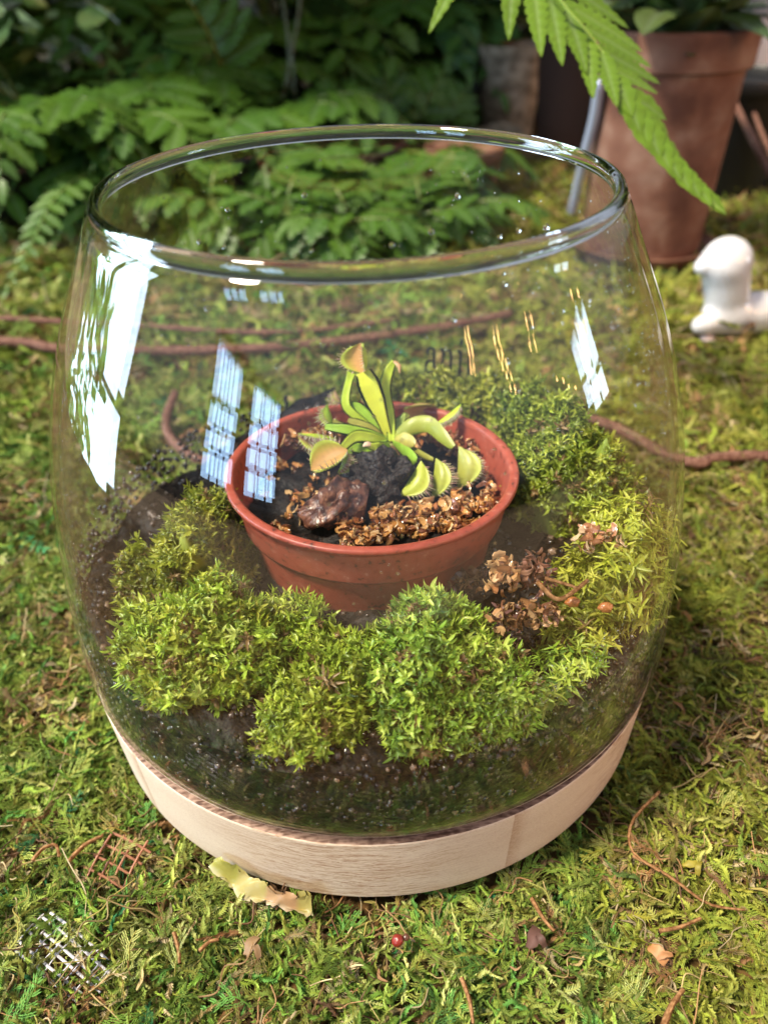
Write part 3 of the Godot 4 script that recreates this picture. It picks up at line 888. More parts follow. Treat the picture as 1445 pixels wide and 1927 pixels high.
func build_debris() -> void:
	var cols := [Color(0.30, 0.15, 0.065), Color(0.40, 0.22, 0.10), Color(0.20, 0.09, 0.05), Color(0.50, 0.31, 0.15), Color(0.12, 0.06, 0.05)]
	var pale := [Color(0.52, 0.29, 0.12), Color(0.64, 0.41, 0.20), Color(0.40, 0.18, 0.07)]
	var k := 0
	for d in [["wet golden brown flaky bark clump standing upright right of the pot", 945, 1085, 0.0625, Vector3(0.0038, 0.0062, 0.0035), 64, pale], ["dark wet bark clump in front of the upright flaky one", 955, 1165, 0.0575, Vector3(0.0044, 0.004, 0.0036), 60, cols], ["reddish brown feathery bark tuft behind the flaky clump", 1005, 1080, 0.0605, Vector3(0.0042, 0.0055, 0.004), 60, [Color(0.34, 0.18, 0.11), Color(0.26, 0.12, 0.08)]], ["brown shredded bark strands below the feathery tuft", 1018, 1155, 0.0575, Vector3(0.0042, 0.0032, 0.004), 50, cols], ["orange brown bark lump with a pale tip at the far right of the bowl", 1130, 1018, 0.0645, Vector3(0.0058, 0.0036, 0.004), 50, [Color(0.40, 0.19, 0.09), Color(0.34, 0.15, 0.07), Color(0.55, 0.38, 0.22)]], ["dark crumbly bark beside the right foot of the pot", 880, 1090, 0.054, Vector3(0.005, 0.002, 0.004), 40, cols]]:
		var p := on(d[1], d[2], d[3])
		var t := thing("bark_clump", d[0], "bark", p - Vector3(0, d[4].y, 0), "bark clumps on the moss")
		put("bark_flakes", flakes(900 + k, d[5], d[4], 0.0026, d[6]).commit(M.wet_bark), t, Transform3D(Basis.IDENTITY, p), "", "stuff")
		k += 1
	for d in [["tan split twig leaning on the moss right of the flakes", [[1012, 1096], [1052, 1128], [1105, 1092]], 0.0006], ["short brown bent twig behind the split one", [[1025, 1088], [1060, 1098], [1090, 1108]], 0.00045]]:
		rng.seed = 31
		var pts := []
		for q in d[1]: pts.append(on(q[0], q[1], 0.0625))
		var t := thing("twig", d[0], "twig", pts[1])
		var b := MB.new(); tube(b, curve(pts, 12), d[2], d[2] * 0.8, 7, Color.WHITE, 0.18); put("stick", b.commit(M.twig), t)
	for d in [["orange brown grain on the moss right of the twig", 1076, 1133], ["orange brown grain near the right glass wall", 1138, 1143]]:
		var p := on(d[1], d[2], 0.0590)
		var b := MB.new(); blob(b, Vector3.ZERO, Vector3(0.0016, 0.0011, 0.0012), 0.5, 5, 10, 12, Color(0.42, 0.16, 0.05))
		var o := put("grain", b.commit(M.wet_bark), self, Transform3D(Basis.IDENTITY, p)); tag(o, d[0], "grain")

# ---------------------------------------------------------------- the plastic pot and the flytrap
const POT_C := Vector3(0.0009, 0.07, 0.0035)
var pot_basis: Basis
func build_pot() -> void:
	var n := Vector3(0.0157, 1, -0.0508).normalized()
	var fx := frame_of(n, Vector3.RIGHT)
	pot_basis = Basis(fx[0], n, fx[0].cross(n))
	var t := thing("plant_pot", "small red-brown plastic pot half sunk in the moss", "pot", POT_C + pot_basis * Vector3(0, -0.042, 0))
	var b := MB.new()
	# outside up (collar step), over the lip, inside down
	lathe(b, [[0.0, -0.042], [0.0262, -0.042], [0.0268, -0.0412], [0.0318, -0.0128], [0.0320, -0.0120], [0.0331, -0.0117], [0.0333, -0.0110], [0.0349, -0.0016], [0.0351, -0.0012]], 120, POT_C, Color.WHITE, 0.0, pot_basis)
	lathe(b, [[0.0342, -0.0012], [0.0328, -0.0105], [0.0319, -0.0118], [0.0316, -0.0124], [0.0262, -0.040], [0.0, -0.040]], 120, POT_C, Color.WHITE, 0.0, pot_basis)
	put("wall", b.commit(M.pot_plastic), t)
	b = MB.new()
	lathe(b, [[0.0346, -0.0016], [0.0360, -0.0015], [0.0364, -0.0011], [0.0364, -0.0004], [0.0360, 0.0], [0.0348, 0.0001], [0.0341, -0.0003], [0.0340, -0.0016]], 120, POT_C, Color.WHITE, 0.0, pot_basis)
	put("rim", b.commit(M.pot_plastic), t)
	# a torn sliver and two hair-thin fibres at the rim
	b = MB.new()
	var c := at(896, 992, 0.1905)
	ribbon(b, curve([c, c + RIGHT * 0.0012 - UPV * 0.0004 - FWD * 0.0006, c + RIGHT * 0.0016 - UPV * 0.0020 - FWD * 0.0008, c + RIGHT * 0.0006 - UPV * 0.0026], 8), [0.0007, 0.0009, 0.0005], 0.0002, Vector3(0, 1, 0.3), Color.WHITE)
	put("torn_sliver", b.commit(M.pot_plastic), t)
	b = MB.new()
	tube(b, curve([at(790, 1012, 0.1845), at(787, 1030, 0.183), at(797, 1055, 0.1845), at(788, 1090, 0.187)], 12), 0.00012, 0.00008, 5)
	put("fibre", b.commit(M.pot_plastic), t)
	# what fills it
	var inner := func(px: float, py: float, h: float) -> Vector3: return on(px, py, h)
	b = MB.new()
	var nz := FastNoiseLite.new(); nz.seed = 71; nz.frequency = 90.0; nz.fractal_octaves = 4
	var rings := 26; var seg := 72
	var top := func(x: float, z: float) -> float:
		var q := Vector2(x - POT_C.x, z - POT_C.z)
		return 0.0585 + nz.get_noise_2d(x, z) * 0.0028 - 0.035 * q.y * 0.1
	for i in rings + 1:
		for j in seg + 1:
			var a := TAU * (j % seg) / seg; var r := 0.0316 * i / rings
			var x := POT_C.x + cos(a) * r; var z := POT_C.z + sin(a) * r
			b.add(Vector3(x, top.call(x, z), z))
	b.grid(0, rings + 1, seg + 1)
	var o := put("potting_soil", b.commit(M.soil), self); tag(o, "dark wet potting soil inside the red-brown pot", "soil")
	b = MB.new()
	var pc := on(724, 915, 0.0605)
	blob(b, pc, Vector3(0.0098, 0.0090, 0.0088), 0.55, 72, 28, 36, Color.WHITE, Basis.IDENTITY, 2.2)
	o = put("peat_plug", b.commit(M.peat), self); tag(o, "dark glistening lump of peat below the flytrap leaves", "peat")
	b = MB.new()
	var bc := on(634, 952, 0.0625)
	blob(b, bc, Vector3(0.0085, 0.0058, 0.0052), 0.75, 75, 18, 22, Color.WHITE, Basis.from_euler(Vector3(0.3, 0.9, 0.35)), 1.0)
	o = put("bark_chunk", b.commit(M.bark), self); tag(o, "big purple-brown bark chunk left of the peat lump in the pot", "bark")
	# loose chips
	var meshes := []
	var tones := [Color(0.46, 0.21, 0.06), Color(0.54, 0.29, 0.10), Color(0.30, 0.11, 0.04), Color(0.60, 0.40, 0.20), Color(0.22, 0.09, 0.05)]
	for k in 6:
		rng.seed = 800 + k
		var m := MB.new()
		blob(m, Vector3.ZERO, Vector3(0.0013, 0.0009, 0.0010), 0.9, 80 + k, 8, 10, tones[k % 5], Basis.IDENTITY, 1.6)
		blob(m, Vector3(0.0009, 0.0002, 0.0004), Vector3(0.0007, 0.0006, 0.0008), 0.8, 90 + k, 6, 8, tones[(k + 1) % 5], Basis.IDENTITY, 1.6)
		for q in 6: flake(m, Vector3(rng.randf_range(-0.0012, 0.0012), rng.randf_range(0.0, 0.0012), rng.randf_range(-0.0012, 0.0012)), Basis.from_euler(Vector3(rng.randf() * 6, rng.randf() * 6, rng.randf() * 6)), rng.randf_range(0.0018, 0.0034), tones[(k + q * 2) % 5])
		meshes.append(m.commit(M.wet_bark))
	rng.seed = 90
	var spots := []
	for q in 92:   # front right heap
		var u := rng.randf()
		spots.append([lerpf(640, 890, u) + rng.randf_range(-10, 10), lerpf(1010, 968, u) + rng.randf_range(-36, 20), 0.0605, 0])
	for q in 22: spots.append([rng.randf_range(850, 950), rng.randf_range(880, 960), 0.061, 0])
	for q in 20: spots.append([rng.randf_range(500, 660), rng.randf_range(775, 830), 0.0635, 1])
	for q in 24: spots.append([rng.randf_range(780, 930), rng.randf_range(775, 850), 0.063, 2])
	for q in 20: spots.append([rng.randf_range(440, 620), rng.randf_range(860, 1000), 0.0585, 3])
	var gl := [["golden wet bark chip heaped at the front right inside the pot", "bark chips at the front right of the pot"], ["brown bark chip along the back left rim inside the pot", "bark chips at the back left of the pot"], ["light brown bark chip at the back right inside the pot", "bark chips at the back right of the pot"], ["dark bark chip on the soil at the left inside the pot", "bark chips at the left of the pot"]]
	for s in spots:
		var p := on(s[0], s[1], s[2] + rng.randf_range(-0.0015, 0.0018))
		var q := Vector2(p.x - POT_C.x, p.z - POT_C.z)
		if q.length() > 0.0315: q = q.normalized() * rng.randf_range(0.028, 0.0315)
		p = Vector3(POT_C.x + q.x, p.y, POT_C.z + q.y)
		var e := put("bark_chip", meshes[rng.randi() % 6], self, Transform3D(Basis.from_euler(Vector3(rng.randf_range(-0.7, 0.7), rng.randf() * 6.3, rng.randf_range(-0.7, 0.7))).scaled(Vector3.ONE * rng.randf_range(0.7, 1.35)), p))
		tag(e, gl[s[3]][0], "bark chip", gl[s[3]][1])

func sc(a: float, b: float, c: float) -> Vector3:   # right, up, towards the viewer
	return RIGHT * a + UPV * b - FWD * c

func trap(leaf: Node3D, c: Vector3, axis: Vector3, opening: Vector3, L: float, W: float, spread: float, inner: Color, outer: Color, teeth: int, tooth: float) -> void:
	# two lobes hinged along the axis; spread is the half angle between them
	axis = axis.normalized()
	var op := (opening - axis * opening.dot(axis)).normalized()
	var sd := axis.cross(op)
	for s in [-1.0, 1.0]:
		var b := MB.new(); var cb := MB.new()
		var out: Vector3 = op * cos(spread) + sd * s * sin(spread)
		var bulge: Vector3 = (sd * s * cos(spread) - op * sin(spread))
		var nu := 14; var nv := 7
		for layer in 2:
			var first := b.v.size()
			for i in nu + 1:
				var u := float(i) / nu
				var wid := W * pow(maxf(sin(PI * clampf(u * 0.96 + 0.02, 0, 1)), 0.0), 0.55)
				for j in nv + 1:
					var v := float(j) / nv
					var h := sin(PI * minf(v * 1.02, 1.0)) * W * 0.20 * sin(PI * u)
					var rimlip := maxf(v - 0.86, 0.0) * W * 0.55
					var p := c + axis * (u - 0.5) * L * (1.0 - 0.10 * v) + out * wid * v + bulge * (h + rimlip + layer * 0.00028)
					var col := (inner if layer == 0 else outer)
					if layer == 0: col = inner.lerp(outer, clampf((v - 0.35) * 1.5, 0.0, 1.0))
					var q := 1.0 + 0.10 * sin(u * 40.0) * v + rng.randf_range(-0.05, 0.05)
					col = Color(col.r * q, col.g * q, col.b * q)
					if v > 0.84: col = outer.lerp(Color(0.50, 0.58, 0.10), 0.6)
					b.add(p, col)
			b.grid(first, nu + 1, nv + 1)
		put("trap_lobe", b.commit(M.flytrap), leaf)
		for k in teeth:
			var u := (k + 0.7) / (teeth + 0.4)
			var wid := W * pow(sin(PI * clampf(u * 0.96 + 0.02, 0, 1)), 0.55)
			var p := c + axis * (u - 0.5) * L * 0.9 + out * wid + bulge * W * 0.08
			var d := (out * 0.85 - bulge * 0.35 + axis * (u - 0.5) * 0.9 + Vector3(rng.randf_range(-0.25, 0.25), rng.randf_range(-0.25, 0.25), rng.randf_range(-0.2, 0.2))).normalized()
			var tl := tooth * (0.55 + 0.45 * sin(PI * u)) * rng.randf_range(0.6, 1.25)
			tube(cb, [p - d * 0.0002, p + d * tl * 0.5, p + d * tl - bulge * tl * 0.18], 0.00019, 0.00005, 4, Color(0.72, 0.68, 0.42) if k % 3 else Color(0.70, 0.48, 0.40))
		if teeth: put("teeth", cb.commit(M.flytrap), leaf)

func petiole(t: Node3D, pts: Array, widths: Array, col: Color, side := Vector3.ZERO, fold := 0.25) -> MeshInstance3D:
	var b := MB.new()
	ribbon(b, curve(pts, 14), widths.map(func(w): return w * 1.25), 0.0003, RIGHT if side == Vector3.ZERO else side, col, fold)
	return put("leaf", b.commit(M.flytrap), t)

func build_flytrap() -> void:
	var D := 0.2095
	var crown := at(734, 838, D)
	var t := thing("venus_flytrap", "green venus flytrap with open and shut toothed traps in the pot", "plant", crown - Vector3(0, 0.004, 0))
	rng.seed = 17
	var g1 := Color(0.42, 0.56, 0.04); var g2 := Color(0.28, 0.46, 0.035); var g3 := Color(0.52, 0.58, 0.05); var dull := Color(0.30, 0.30, 0.05); var tan := Color(0.42, 0.27, 0.10)
	var A := func(x: float, y: float, toward: float) -> Vector3: return at(x, y, D - toward)
	var e: MeshInstance3D
	var b := MB.new()
	blob(b, crown - Vector3(0, 0.0015, 0), Vector3(0.0016, 0.0022, 0.0016), 0.3, 4, 10, 12, Color(0.40, 0.42, 0.14))
	put("crown", b.commit(M.flytrap), t)
	# tall broad leaf with the upright open trap
	e = petiole(t, [A.call(734, 832, 0.0), A.call(716, 780, 0.002), A.call(698, 735, 0.003), A.call(684, 700, 0.003)], [0.0016, 0.0026, 0.0046, 0.0052, 0.0034], g3)
	trap(e, A.call(683, 674, 0.0035), sc(-0.1, 1, 0.15), sc(-0.6, 0.25, 0.75), 0.0082, 0.0062, 0.60, Color(0.54, 0.30, 0.10), g1, 12, 0.0016)
	# narrow leaf left of it with a small pink trap at its foot
	e = petiole(t, [A.call(702, 806, -0.002), A.call(660, 775, -0.001), A.call(650, 755, -0.001), A.call(656, 720, -0.002), A.call(662, 702, -0.002)], [0.0012, 0.0022, 0.0022, 0.0018, 0.0024], g1)
	trap(e, A.call(637, 747, -0.003), sc(-0.5, 0.8, 0), sc(-0.7, -0.2, 0.3), 0.0044, 0.0024, 0.35, Color(0.48, 0.28, 0.20), Color(0.46, 0.32, 0.18), 8, 0.0017)
	# tall right leaf with a withered tip
	e = petiole(t, [A.call(737, 830, 0.001), A.call(734, 780, 0.0), A.call(724, 735, -0.001), A.call(731, 700, -0.001), A.call(742, 680, 0.0)], [0.0018, 0.0022, 0.0028, 0.0024, 0.0012], g1)
	b = MB.new(); ribbon(b, curve([A.call(742, 680, 0.0), A.call(750, 688, 0.001), A.call(752, 702, 0.001)], 6), [0.0010, 0.0012, 0.0003], 0.0004, RIGHT, Color(0.50, 0.30, 0.14)); put("withered_tip", b.commit(M.flytrap), e)
	# left leaves
	e = petiole(t, [A.call(724, 826, 0.001), A.call(690, 815, 0.003), A.call(650, 808, 0.004), A.call(612, 803, 0.003)], [0.0014, 0.0022, 0.0026, 0.0014], g2, UPV)
	trap(e, A.call(598, 822, 0.002), sc(-1, 0.12, 0.1), sc(0.1, -0.8, 0.7), 0.0112, 0.0040, 0.55, Color(0.46, 0.22, 0.14), g1, 15, 0.0021)
	e = petiole(t, [A.call(726, 830, 0.003), A.call(700, 824, 0.007), A.call(668, 822, 0.010), A.call(645, 842, 0.012)], [0.0014, 0.0024, 0.0028, 0.0016], g1, UPV)
	trap(e, A.call(620, 866, 0.0125), sc(-0.85, -0.50, 0.1), sc(-0.27, 0.47, 0.84), 0.0108, 0.0056, 0.88, Color(0.52, 0.30, 0.10), g1, 13, 0.0030)
	petiole(t, [A.call(722, 822, 0.0), A.call(695, 805, 0.002), A.call(668, 796, 0.002), A.call(655, 790, 0.002)], [0.0012, 0.0020, 0.0022, 0.0008], dull, UPV)
	petiole(t, [A.call(720, 818, -0.002), A.call(694, 786, -0.002), A.call(672, 768, -0.002), A.call(655, 764, -0.002)], [0.0014, 0.0026, 0.0032, 0.0012], g2, UPV)
	petiole(t, [A.call(727, 834, 0.004), A.call(700, 842, 0.007), A.call(672, 843, 0.008), A.call(655, 836, 0.008)], [0.0014, 0.0024, 0.0026, 0.0010], g2, UPV)
	e = petiole(t, [A.call(715, 826, 0.002), A.call(685, 812, 0.001), A.call(640, 800, 0.0), A.call(628, 790, 0.0)], [0.0010, 0.0016, 0.0016, 0.0010], dull, UPV)
	trap(e, A.call(622, 781, -0.001), sc(-0.3, 0.9, 0), sc(-0.9, -0.1, 0.4), 0.0062, 0.0032, 0.4, Color(0.36, 0.34, 0.12), g2, 10, 0.0018)
	# short front leaves
	e = petiole(t, [A.call(733, 836, 0.004), A.call(712, 842, 0.008), A.call(690, 838, 0.010)], [0.0014, 0.0026, 0.0010], g1, UPV)
	b = MB.new(); ribbon(b, curve([A.call(697, 837, 0.0102), A.call(690, 836, 0.0108), A.call(683, 840, 0.0108)], 5), [0.0012, 0.0016, 0.0004], 0.0004, UPV, Color(0.72, 0.55, 0.40)); put("pale_tip", b.commit(M.flytrap), e)
	e = petiole(t, [A.call(740, 836, 0.004), A.call(752, 848, 0.009), A.call(768, 860, 0.013), A.call(784, 866, 0.0148)], [0.0016, 0.0036, 0.0042, 0.0012], g2, sc(-0.5, 1, 0))
	trap(e, A.call(772, 900, 0.0150), sc(-0.62, -1, 0.1), sc(0.9, -0.5, 0.15), 0.0105, 0.0052, 0.16, Color(0.42, 0.40, 0.08), Color(0.37, 0.43, 0.05), 16, 0.0017)
	e = petiole(t, [A.call(742, 834, 0.003), A.call(768, 842, 0.006), A.call(795, 858, 0.010), A.call(815, 866, 0.0122)], [0.0012, 0.0018, 0.0018, 0.0010], dull, sc(-0.5, 1, 0))
	trap(e, A.call(816, 900, 0.0125), sc(-0.12, -1, 0.1), sc(1, -0.2, 0.25), 0.0105, 0.0050, 0.24, Color(0.34, 0.34, 0.08), Color(0.32, 0.36, 0.05), 15, 0.0018)
	petiole(t, [A.call(742, 830, 0.004), A.call(757, 826, 0.007), A.call(772, 832, 0.009), A.call(781, 837, 0.010)], [0.0012, 0.0030, 0.0026, 0.0008], Color(0.40, 0.36, 0.08), UPV)
	# long right leaf
	e = petiole(t, [A.call(742, 824, 0.001), A.call(768, 803, 0.003), A.call(802, 797, 0.004), A.call(828, 818, 0.007), A.call(852, 842, 0.0092)], [0.0016, 0.0032, 0.0036, 0.0030, 0.0014], Color(0.27, 0.31, 0.035), UPV)
	trap(e, A.call(862, 880, 0.0095), sc(-0.04, -1, 0.05), sc(1, 0.05, 0.35), 0.0112, 0.0066, 0.13, dull, Color(0.33, 0.34, 0.06), 16, 0.0011)
	e = petiole(t, [A.call(745, 822, -0.001), A.call(775, 812, -0.001), A.call(805, 806, -0.001), A.call(817, 800, -0.001)], [0.0012, 0.0018, 0.0014, 0.0010], g2, UPV)
	trap(e, A.call(843, 781, -0.001), sc(1, 0.78, 0), sc(0.35, -0.7, 0.7), 0.0092, 0.0026, 0.20, g1, g1, 14, 0.0012)
	e = petiole(t, [A.call(738, 820, -0.003), A.call(752, 795, -0.005), A.call(768, 780, -0.006)], [0.0012, 0.0026, 0.0014], Color(0.34, 0.40, 0.06))
	trap(e, A.call(790, 768, -0.008), sc(1, 0.1, -0.1), sc(0.1, -0.8, 0.8), 0.0098, 0.0050, 0.7, tan, Color(0.36, 0.24, 0.09), 0, 0.001)
	e = petiole(t, [A.call(730, 836, 0.004), A.call(712, 850, 0.007), A.call(690, 862, 0.009), A.call(668, 872, 0.010)], [0.0008, 0.0012, 0.0014, 0.0004], Color(0.10, 0.06, 0.03), UPV)
	e = petiole(t, [A.call(738, 838, 0.004), A.call(748, 856, 0.007), A.call(752, 880, 0.009)], [0.0008, 0.0012, 0.0005], Color(0.14, 0.08, 0.04))
	e = petiole(t, [A.call(728, 826, 0.003), A.call(690, 828, 0.006), A.call(664, 846, 0.008), A.call(650, 858, 0.009)], [0.0010, 0.0018, 0.0016, 0.0008], g2, UPV)
	trap(e, A.call(646, 872, 0.0105), sc(-0.4, -0.9, 0.2), sc(0.7, -0.1, 0.7), 0.0060, 0.0030, 0.35, Color(0.50, 0.24, 0.12), g1, 10, 0.0018)
	e = petiole(t, [A.call(734, 822, -0.003), A.call(722, 792, -0.005), A.call(706, 764, -0.006)], [0.0010, 0.0018, 0.0010], g2)
	trap(e, A.call(700, 752, -0.006), sc(-0.3, 1, 0), sc(-0.4, 0, 0.9), 0.0056, 0.0030, 0.5, Color(0.52, 0.26, 0.12), g3, 9, 0.0015)
	petiole(t, [A.call(742, 820, -0.001), A.call(752, 800, -0.002), A.call(762, 778, -0.002)], [0.0010, 0.0022, 0.0006], Color(0.32, 0.42, 0.08))

# ---------------------------------------------------------------- ferns
func pinna(sd: int, L: float, W: float, teeth: int, depth: float, col: Color, curl: float) -> ArrayMesh:
	# a leaflet along +x, its face up +y, with toothed or lobed edges and a folded midrib
	rng.seed = 5000 + sd
	var b := MB.new()
	var n := teeth * 4
	for s in 2:
		var first := b.v.size()
		var sg := -1.0 if s == 0 else 1.0
		for i in n + 1:
			var u := float(i) / n
			var w := W * 0.5 * pow(sin(PI * clampf(0.10 + 0.90 * u, 0, 1)), 0.7) * (1.0 - 0.45 * u) * 1.25
			var ph := fmod(u * teeth + (0.5 if s else 0.0), 1.0)
			w *= 1.0 - depth * (1.0 - pow(sin(PI * ph), 0.6)) * minf(1.0, (1.0 - u) * 3.0 + 0.25)
			var y := -curl * u * u * L
			var shade := rng.randf_range(0.9, 1.1)
			var lean := u * L + w * 0.35 * (1.0 - u)
			for j in 4:
				var v := j / 3.0
				var ripple := 0.018 * W * sin(ph * TAU) * v
				b.add(Vector3(lerpf(u * L, lean, v), y + w * (0.28 * v - 0.22 * v * v) + ripple, sg * w * v), Color(col.r * shade, col.g * shade, col.b * shade) if j else col.lightened(0.03))
		for i in n:
			for j in 3:
				var a := first + i * 4 + j
				if s: b.q(a, a + 1, a + 5, a + 4)
				else: b.q(a, a + 4, a + 5, a + 1)
	return b.commit(M.fern)

func frond(t: Node3D, pts: Array, pairs: int, kinds: Array, size: float, face: Vector3, start := 0.15, stemcol := Color(0.16, 0.20, 0.05), stem := 0.0012) -> void:
	var n := pairs * 2
	var c := curve(pts, n + 2)
	var b := MB.new(); tube(b, c, stem, stem * 0.25, 5, stemcol)
	var fr := put("frond", b.commit(M.fern), t)
	for i in range(1, n + 2):
		var u := float(i) / (n + 2)
		if u < start: continue
		var d: Vector3 = (c[i + 1] - c[i - 1]).normalized()
		var f := frame_of(d, d.cross(face))
		var s := 1.0 if i % 2 else -1.0
		var k := size * (sin(PI * pow(lerpf(0.18, 1.0, (u - start) / (1.0 - start)), 0.8)) * 0.85 + 0.15) * rng.randf_range(0.9, 1.1)
		var x: Vector3 = (f[0] * s + d * lerpf(0.3, 1.0, u)).normalized()
		var y: Vector3 = (face - x * face.dot(x)).normalized()
		x = (x - y * rng.randf_range(-0.1, 0.25)).normalized(); y = (y - x * y.dot(x)).normalized()
		put("pinna", kinds[rng.randi() % kinds.size()], fr, Transform3D(Basis(x * k, y * k, x.cross(y) * k), c[i]))
	var d2: Vector3 = (c[-1] - c[-3]).normalized()
	var y2 := (face - d2 * face.dot(d2)).normalized()
	put("pinna", kinds[0], fr, Transform3D(Basis(d2 * size * 0.4, y2 * size * 0.4, d2.cross(y2) * size * 0.4), c[-1]))

func nursery_pot(called: String, label: String, p: Vector3, r: float, h: float, m: Material) -> void:
	var t := thing(called, label, "pot", p)
	var b := MB.new()
	lathe(b, [[0.0, 0.0], [r * 0.75, 0.0], [r * 0.75, 0.0], [r * 0.96, h * 0.88], [r * 1.02, h * 0.88], [r * 1.03, h], [r * 0.97, h], [r * 0.95, h * 0.92], [0.0, h * 0.9]], 48, p)
	put("pot_wall", b.commit(m), t)

func build_ferns() -> void:
	var b2: MB
	var greens := [Color(0.058, 0.13, 0.016), Color(0.052, 0.12, 0.018), Color(0.066, 0.138, 0.016)]
	var dark := []; var mid := []; var lit := []
	for k in 3:
		dark.append(pinna(k, 1.0, 0.42, 6, 0.35, greens[k], 0.12))
		mid.append(pinna(10 + k, 1.0, 0.62, 4, 0.52, greens[k], 0.15))
		lit.append(pinna(20 + k, 1.0, 0.50, 6, 0.36, greens[k], 0.10))
	# pots that the ferns grow in
	nursery_pot("nursery_pot", "black plastic nursery pot at the left edge behind the moss", Vector3(-0.275, 0, -0.485), 0.070, 0.050, M.black_plastic)
	nursery_pot("nursery_pot", "black plastic pot behind the left rim of the bowl", Vector3(-0.125, 0, -0.50), 0.060, 0.045, M.black_plastic)
	nursery_pot("nursery_pot", "dark maroon pot seen through the upper left of the bowl", Vector3(-0.01, 0, -0.50), 0.050, 0.045, M.maroon_plastic)
	var plants := [["broad-leaved fern at the far left edge", 40, 190, 0.66, 9, mid, 0.066, 0.17], ["dark fern low behind the left rim of the bowl", 190, 290, 0.62, 9, dark, 0.050, 0.14], ["lobed green fern above the left rim of the bowl", 280, 190, 0.66, 10, mid, 0.056, 0.15], ["dark fern between the bright fronds at the top left", 300, 40, 0.78, 10, dark, 0.062, 0.18], ["bushy fern left of the bare stalks", 430, 120, 0.72, 10, mid, 0.050, 0.15], ["fern seen through the left of the bowl mouth", 380, 320, 0.62, 9, mid, 0.046, 0.13], ["shadowy fern behind the bare stalks", 560, 110, 0.82, 10, dark, 0.060, 0.18], ["dark fern behind the middle of the rim", 690, 130, 0.84, 10, dark, 0.058, 0.18], ["fern at the top centre with few lit leaves", 800, 60, 0.86, 10, mid, 0.052, 0.16], ["spreading fern seen through the middle of the bowl mouth", 640, 300, 0.64, 10, mid, 0.046, 0.14], ["fern low on the moss seen through the right of the bowl mouth", 770, 330, 0.62, 9, mid, 0.042, 0.12], ["dark fern beside the pale stone pot", 830, 110, 0.88, 9, dark, 0.055, 0.16], ["dark fern at the top left corner", 120, 60, 0.80, 9, dark, 0.062, 0.18], ["fern leaning over the black pot at the left edge", 60, 250, 0.55, 8, mid, 0.052, 0.12], ["fern leaning over the black pot behind the left rim", 230, 240, 0.58, 8, lit, 0.044, 0.11], ["fern above the maroon pot behind the rim", 520, 230, 0.64, 9, mid, 0.044, 0.12], ["tall fern above the left edge of the picture", 100, -260, 0.62, 9, dark, 0.070, 0.2], ["tall fern above the top left of the picture", 380, -300, 0.70, 10, dark, 0.070, 0.22], ["tall fern above the top middle of the picture", 640, -280, 0.80, 10, dark, 0.070, 0.22], ["tall fern above the top right of the picture", 960, -320, 0.95, 10, dark, 0.070, 0.24]]
	var seed_at := 101
	for d in plants:
		var p0 := at(d[1], d[2], d[3])
		var t := thing("fern", d[0], "fern", p0)
		rng.seed = seed_at; seed_at += 1
		for k in d[4]:
			var a: float = TAU * k / d[4] + rng.randf_range(-0.25, 0.25)
			var o := Vector3(cos(a), 0, sin(a)); var L: float = d[7] * rng.randf_range(0.75, 1.15)
			var hgt := rng.randf_range(-0.1, 0.5)
			var pts := [p0, p0 + (o * 0.3 + Vector3.UP * hgt * 0.4) * L, p0 + (o * 0.65 + Vector3.UP * (hgt * 0.5 - 0.05)) * L, p0 + (o * 0.98 + Vector3.UP * (hgt * 0.4 - 0.3)) * L]
			for q in 4: pts[q].y = maxf(pts[q].y, 0.008)
			frond(t, pts, 7, d[5], d[6] * rng.randf_range(0.8, 1.15), (Vector3.UP + o * 0.3).normalized(), 0.15)
	# brighter fronds that lean forward out of the mass
	var t := thing("fern", "bright green fern fronds leaning forward at the upper left", "fern", at(430, 210, 0.75))
	rng.seed = 120
	frond(t, [at(430, 190, 0.72), at(415, 120, 0.69), at(385, 50, 0.66), at(330, -40, 0.62)], 7, lit, 0.050, -FWD, 0.1, Color(0.25, 0.28, 0.06), 0.0016)
	frond(t, [at(420, 250, 0.72), at(330, 200, 0.66), at(260, 175, 0.63), at(200, 160, 0.62)], 6, lit, 0.042, (UPV - FWD).normalized(), 0.1)
	frond(t, [at(440, 240, 0.72), at(480, 205, 0.68), at(530, 196, 0.67), at(578, 193, 0.66)], 9, lit, 0.018, (UPV - FWD).normalized(), 0.1)
	frond(t, [at(430, 250, 0.70), at(380, 262, 0.66), at(300, 300, 0.60), at(260, 350, 0.58)], 7, mid, 0.040, (UPV - FWD).normalized(), 0.1)
	frond(t, [at(400, 230, 0.70), at(340, 300, 0.62), at(345, 380, 0.58), at(390, 450, 0.56)], 7, lit, 0.036, (UPV - FWD).normalized(), 0.1)
	t = thing("fern", "upright pointed fern leaves behind the middle of the rim", "fern", at(740, 260, 0.80))
	for k in [[700, 235, 640, 120, 0.034], [740, 240, 720, 110, 0.04], [780, 240, 838, 125, 0.04], [830, 240, 880, 160, 0.03], [640, 240, 590, 150, 0.03]]:
		frond(t, [at(740, 280, 0.80), at(k[0], k[1], 0.76), at((k[0] + k[2]) * 0.5, (k[1] + k[3]) * 0.5, 0.74), at(k[2], k[3], 0.74)], 6, mid, k[4], -FWD, 0.2)
	t = thing("fern", "leafy fern hanging low behind the bowl, seen through the glass", "fern", at(700, 330, 0.62))
